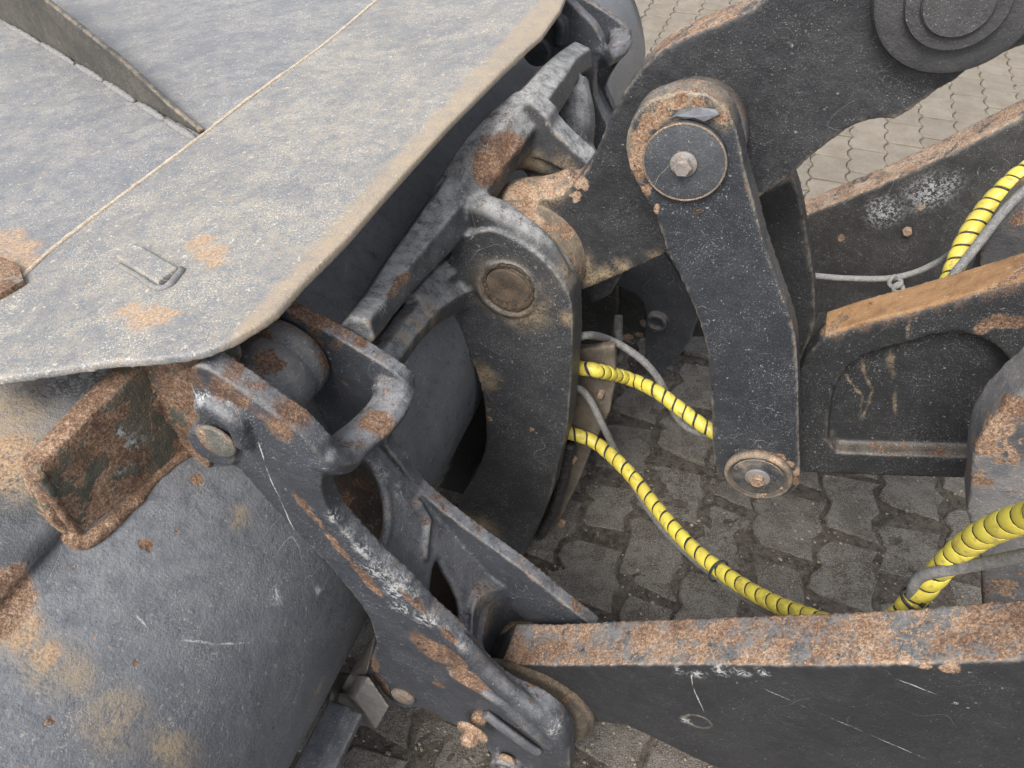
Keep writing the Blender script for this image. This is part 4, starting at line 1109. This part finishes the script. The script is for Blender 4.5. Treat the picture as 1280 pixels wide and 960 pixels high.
# ------------------------------------------------------------------ hoses
def hose_mat(name, c, c2):
    T = NT(name)
    n1 = T.noise(24, 4, .6); n2 = T.noise(220, 4, .7)
    col = T.mix(T.step(n1, .40, .62), c, c2)
    col = T.mix(T.math('MULTIPLY', T.step(n2, .56, .68), .5), col, (.40, .34, .20))
    col = T.mix(T.math('MULTIPLY', T.step(T.noise(60, 4, .7), .54, .68), .6), col, (.24, .185, .09))
    T.set(T.bsdf.inputs['Base Color'], col)
    T.bsdf.inputs['Roughness'].default_value = .42
    T.set(T.bsdf.inputs['Normal'], T.bump(n2, .0006, .6))
    return T.m
YEL = hose_mat('yellow_spiral_guard', (.66, .56, .085), (.54, .44, .07))
BLK = simple('black_rubber', (.022, .022, .022), (.045, .042, .038), 80, .6, .0012)
GRY = simple('dusty_grey_rubber', (.13, .13, .13), (.20, .195, .185), 120, .7, .0012, c3=(.29, .27, .24))
ROPE = simple('grey_cord', (.26, .26, .25), (.36, .35, .33), 200, .9, .002, c3=(.17, .165, .16))
def resample(pts, step):
    out = [pts[0]]; acc = 0
    for a, b in zip(pts, pts[1:]):
        d = (b - a).length
        while acc + d >= step:
            t = (step - acc) / d
            a = a.lerp(b, t); out.append(a.copy()); d = (b - a).length; acc = 0
        acc += d
    return out
def frames(pts):
    up = None; fr = []
    for i, p in enumerate(pts):
        t = (pts[min(i + 1, len(pts) - 1)] - pts[max(i - 1, 0)]).normalized()
        if up is None: up = t.orthogonal()
        up = (up - t * up.dot(t)).normalized()
        fr.append((p, t, up.copy(), t.cross(up)))
    return fr
def yellow_hose(label, ctrl, r, pitch, ph=0.0, gap=.17):
    root = thing('hydraulic_hose', label, 'hose', ctrl[0], 'yellow spiral-wrapped hoses')
    pts = resample(spline(ctrl, 20, False), .0016)
    fr = frames(pts)
    bm = bmesh.new(); tube(bm, pts[::4], r * .86, 14)
    from_bm('rubber_hose', bm, root, (BLK,), True)
    # the guard: a helical band, rounded across, with an open slit between its turns
    bm = bmesh.new()
    total = .0016 * (len(pts) - 1)
    SEG = 26; turns = total / pitch
    NW = 7
    nst = int(turns * SEG)
    def at(s):
        f = max(0, min(len(fr) - 1.001, s / .0016)); i = int(f); t = f - i
        a, b = fr[i], fr[i + 1]
        return a[0].lerp(b[0], t), a[1], a[2], a[3]
    prev = None
    for q in range(nst):
        ang = 2 * math.pi * q / SEG + ph
        s0 = pitch * q / SEG
        ring = []
        jit = 1 + .02 * noise.noise(Vector((q * .11, r * 100, 1)))
        for w in range(NW):
            t = w / (NW - 1)
            s = s0 + pitch * (gap / 2 + t * (1 - gap)) + pitch * .06 * noise.noise(Vector((q / SEG * .9, 7, 0)))
            p, tt, u, v = at(s)
            rr_ = r * (1 - .09 * abs(2 * t - 1) ** 3) * jit
            ring.append(p + (u * math.cos(ang) + v * math.sin(ang)) * rr_)
        for w in (NW - 1, 0):
            t = w / (NW - 1)
            p, tt, u, v = at(s0 + pitch * (gap / 2 + t * (1 - gap)))
            ring.append(p + (u * math.cos(ang) + v * math.sin(ang)) * r * .82)
        cur = [bm.verts.new(x) for x in ring]
        if prev:
            n = len(cur)
            for k in range(n): bm.faces.new((prev[k], prev[(k + 1) % n], cur[(k + 1) % n], cur[k]))
        prev = cur
    o = from_bm('spiral_guard', bm, root, (YEL,), True)
    if hasattr(o.data, 'set_sharp_from_angle'): o.data.set_sharp_from_angle(angle=rad(50))
    return root
def cable(name, label, cat, ctrl, r, mat, group=None, twist=0):
    pts = spline(ctrl, 14, False)
    bm = bmesh.new(); tube(bm, pts, [r * (1 + .05 * noise.noise(p * 60)) for p in pts], 12)
    bmesh.ops.recalc_face_normals(bm, faces=bm.faces)
    o = from_bm(name, bm, None, (mat,), True)
    tag(o, label, cat, group)
    return o
yh = yellow_hose('long yellow hose sagging over the muddy stones down to the near lift arm',
                 [P(685, 531, 1.035), P(712, 541, 1.035), P(745, 554, 1.035), D(785, 590, 1.53), D(823, 638, 1.46), D(860, 680, 1.38), D(905, 717, 1.30), D(955, 748, 1.20), D(1010, 771, 1.10), D(1060, 785, 1.02), D(1108, 781, .96), D(1148, 744, .91),
                  D(1180, 708, .86), D(1215, 677, .79), D(1250, 658, .73), D(1290, 645, .67), D(1350, 632, .58)], .0143, .0275, 1.0)
yellow_hose('short yellow hose passing behind the near link plate at mid height', [P(690, 456, 1.035), P(716, 459, 1.035), P(745, 463, 1.03), D(785, 473, 1.53), D(820, 489, 1.50), D(850, 511, 1.48), D(885, 536, 1.46), D(920, 552, 1.46), D(960, 560, 1.46)], .0142, .0245, .4)
yellow_hose('steep yellow hose at the upper right, rising beside the rusty bracket', [D(1175, 380, 1.22), D(1188, 350, 1.22), D(1198, 322, 1.22), D(1212, 292, 1.22), D(1232, 262, 1.22), D(1258, 234, 1.21), D(1285, 212, 1.2), D(1330, 185, 1.18)], .0160, .0215, .2)
cable('cable', 'thin grey cable strapped beneath the long sagging yellow hose', 'cable',
      [P(700, 475, 1.03), P(716, 481, 1.03), P(735, 496, 1.03), P(755, 535, 1.02), D(775, 575, 1.60), D(800, 620, 1.54), D(830, 662, 1.47), D(862, 694, 1.40), D(895, 721, 1.33), D(930, 746, 1.27), D(970, 768, 1.2), D(1010, 785, 1.14)], .0072, GRY)
cable('cable', 'grey cable arching over the short yellow hose behind the link plate', 'cable',
      [P(708, 445, 1.03), P(718, 426, 1.03), P(735, 419, 1.03), D(760, 424, 1.48), D(785, 437, 1.48), D(808, 455, 1.48), D(826, 478, 1.50), D(835, 500, 1.54), D(845, 520, 1.54), D(862, 536, 1.52), D(890, 545, 1.5), D(915, 548, 1.5)], .0074, GRY)
cable('cable', 'dark looped cable beside the jaw, just above the short yellow hose', 'cable',
      [D(773, 395, 1.56), D(773, 425, 1.55), D(775, 445, 1.54), D(766, 455, 1.52), D(745, 454, 1.50), D(728, 447, 1.50), D(716, 438, 1.50), D(705, 430, 1.52)], .0095, simple('dark_cable', (.035, .034, .032), (.08, .076, .07), 110, .7, .002))
cable('cable', 'grey cable crossing the thick yellow hose at the right edge', 'cable',
      [D(1139, 752, .92), D(1141, 736, .90), D(1150, 722, .88), D(1170, 715, .85), D(1200, 710, .82), D(1240, 702, .77), D(1290, 692, .70), D(1350, 680, .64)], .0066, GRY)
cable('cable', 'grey cable running down alongside the steep yellow hose at upper right', 'cable',
      [D(1182, 360, 1.17), D(1195, 340, 1.17), D(1215, 315, 1.17), D(1238, 285, 1.17), D(1260, 258, 1.17), D(1285, 235, 1.16), D(1330, 205, 1.14)], .0075, GRY)
cord = cable('cord', 'pale cord with a knot hanging in front of the far lift arm', 'cord',
      [D(985, 343, 1.5), D(1020, 345, 1.48), D(1060, 348, 1.46), D(1110, 348, 1.44), D(1145, 340, 1.42), D(1175, 326, 1.4), D(1195, 312, 1.35), D(1215, 300, 1.3)], .0058, ROPE)
bm = bmesh.new()
for ctr, rad_ in (((1119, 352), .010), ((1123, 360), .008)):
    c = D(*ctr, 1.43)
    rr = [c + (Vector((1, 0, 0)) * math.cos(k / 14 * 2 * math.pi) * 1.1 + UP * math.sin(k / 14 * 2 * math.pi) * 1.0 + FW * math.sin(k / 7 * 2 * math.pi) * .3) * rad_ for k in range(15)]
    tube(bm, rr, .0042, 8, False)
kn = from_bm('knot', bm, cord, (ROPE,), True)
kn.matrix_parent_inverse = Matrix.Identity(4)
# strapped black corrugated hose down the jaw's right side
ch = [P(x, y, 1.035) for x, y in ((712, 556), (706, 582), (700, 608), (693, 634), (683, 655), (671, 675), (655, 700))]
pts = resample(spline(ch, 16, False), .0022)
bm = bmesh.new(); tube(bm, pts, [.0118 + (.0014 if k % 5 < 3 else -.0008) for k in range(len(pts))], 14)
o = from_bm('corrugated_hose', bm, None, (BLK,), True)
tag(o, 'black corrugated hose lying along the right side of the long jaw leg', 'hose')
# zip ties
def ring_tie(c, t, r, name='zip_tie'):
    bm = bmesh.new()
    u = t.orthogonal().normalized(); v = t.cross(u)
    tube(bm, [c + (u * math.cos(k / 20 * 2 * math.pi) + v * math.sin(k / 20 * 2 * math.pi)) * r for k in range(21)], .0016, 6, False, (t, 1.8))
    box(bm, c + (-FW) * (r + .002), t * .003, u * .0026, v * .0026)
    return bm
t0 = (D(905, 717, 1.30) - D(895, 709, 1.315)).normalized()
bm = ring_tie(D(898, 714, 1.312), t0, .0205)
tag(from_bm('zip_tie', bm, None, (BLK,)), 'black zip tie holding the grey cable to the long yellow hose', 'zip tie')
t0 = (D(1150, 742, .91) - D(1130, 760, .93)).normalized()
bm = ring_tie(D(1143, 750, .917), t0, .0165)
tag(from_bm('zip_tie', bm, None, (BLK,)), 'black zip tie near the rusty arm where the grey cable turns down', 'zip tie')
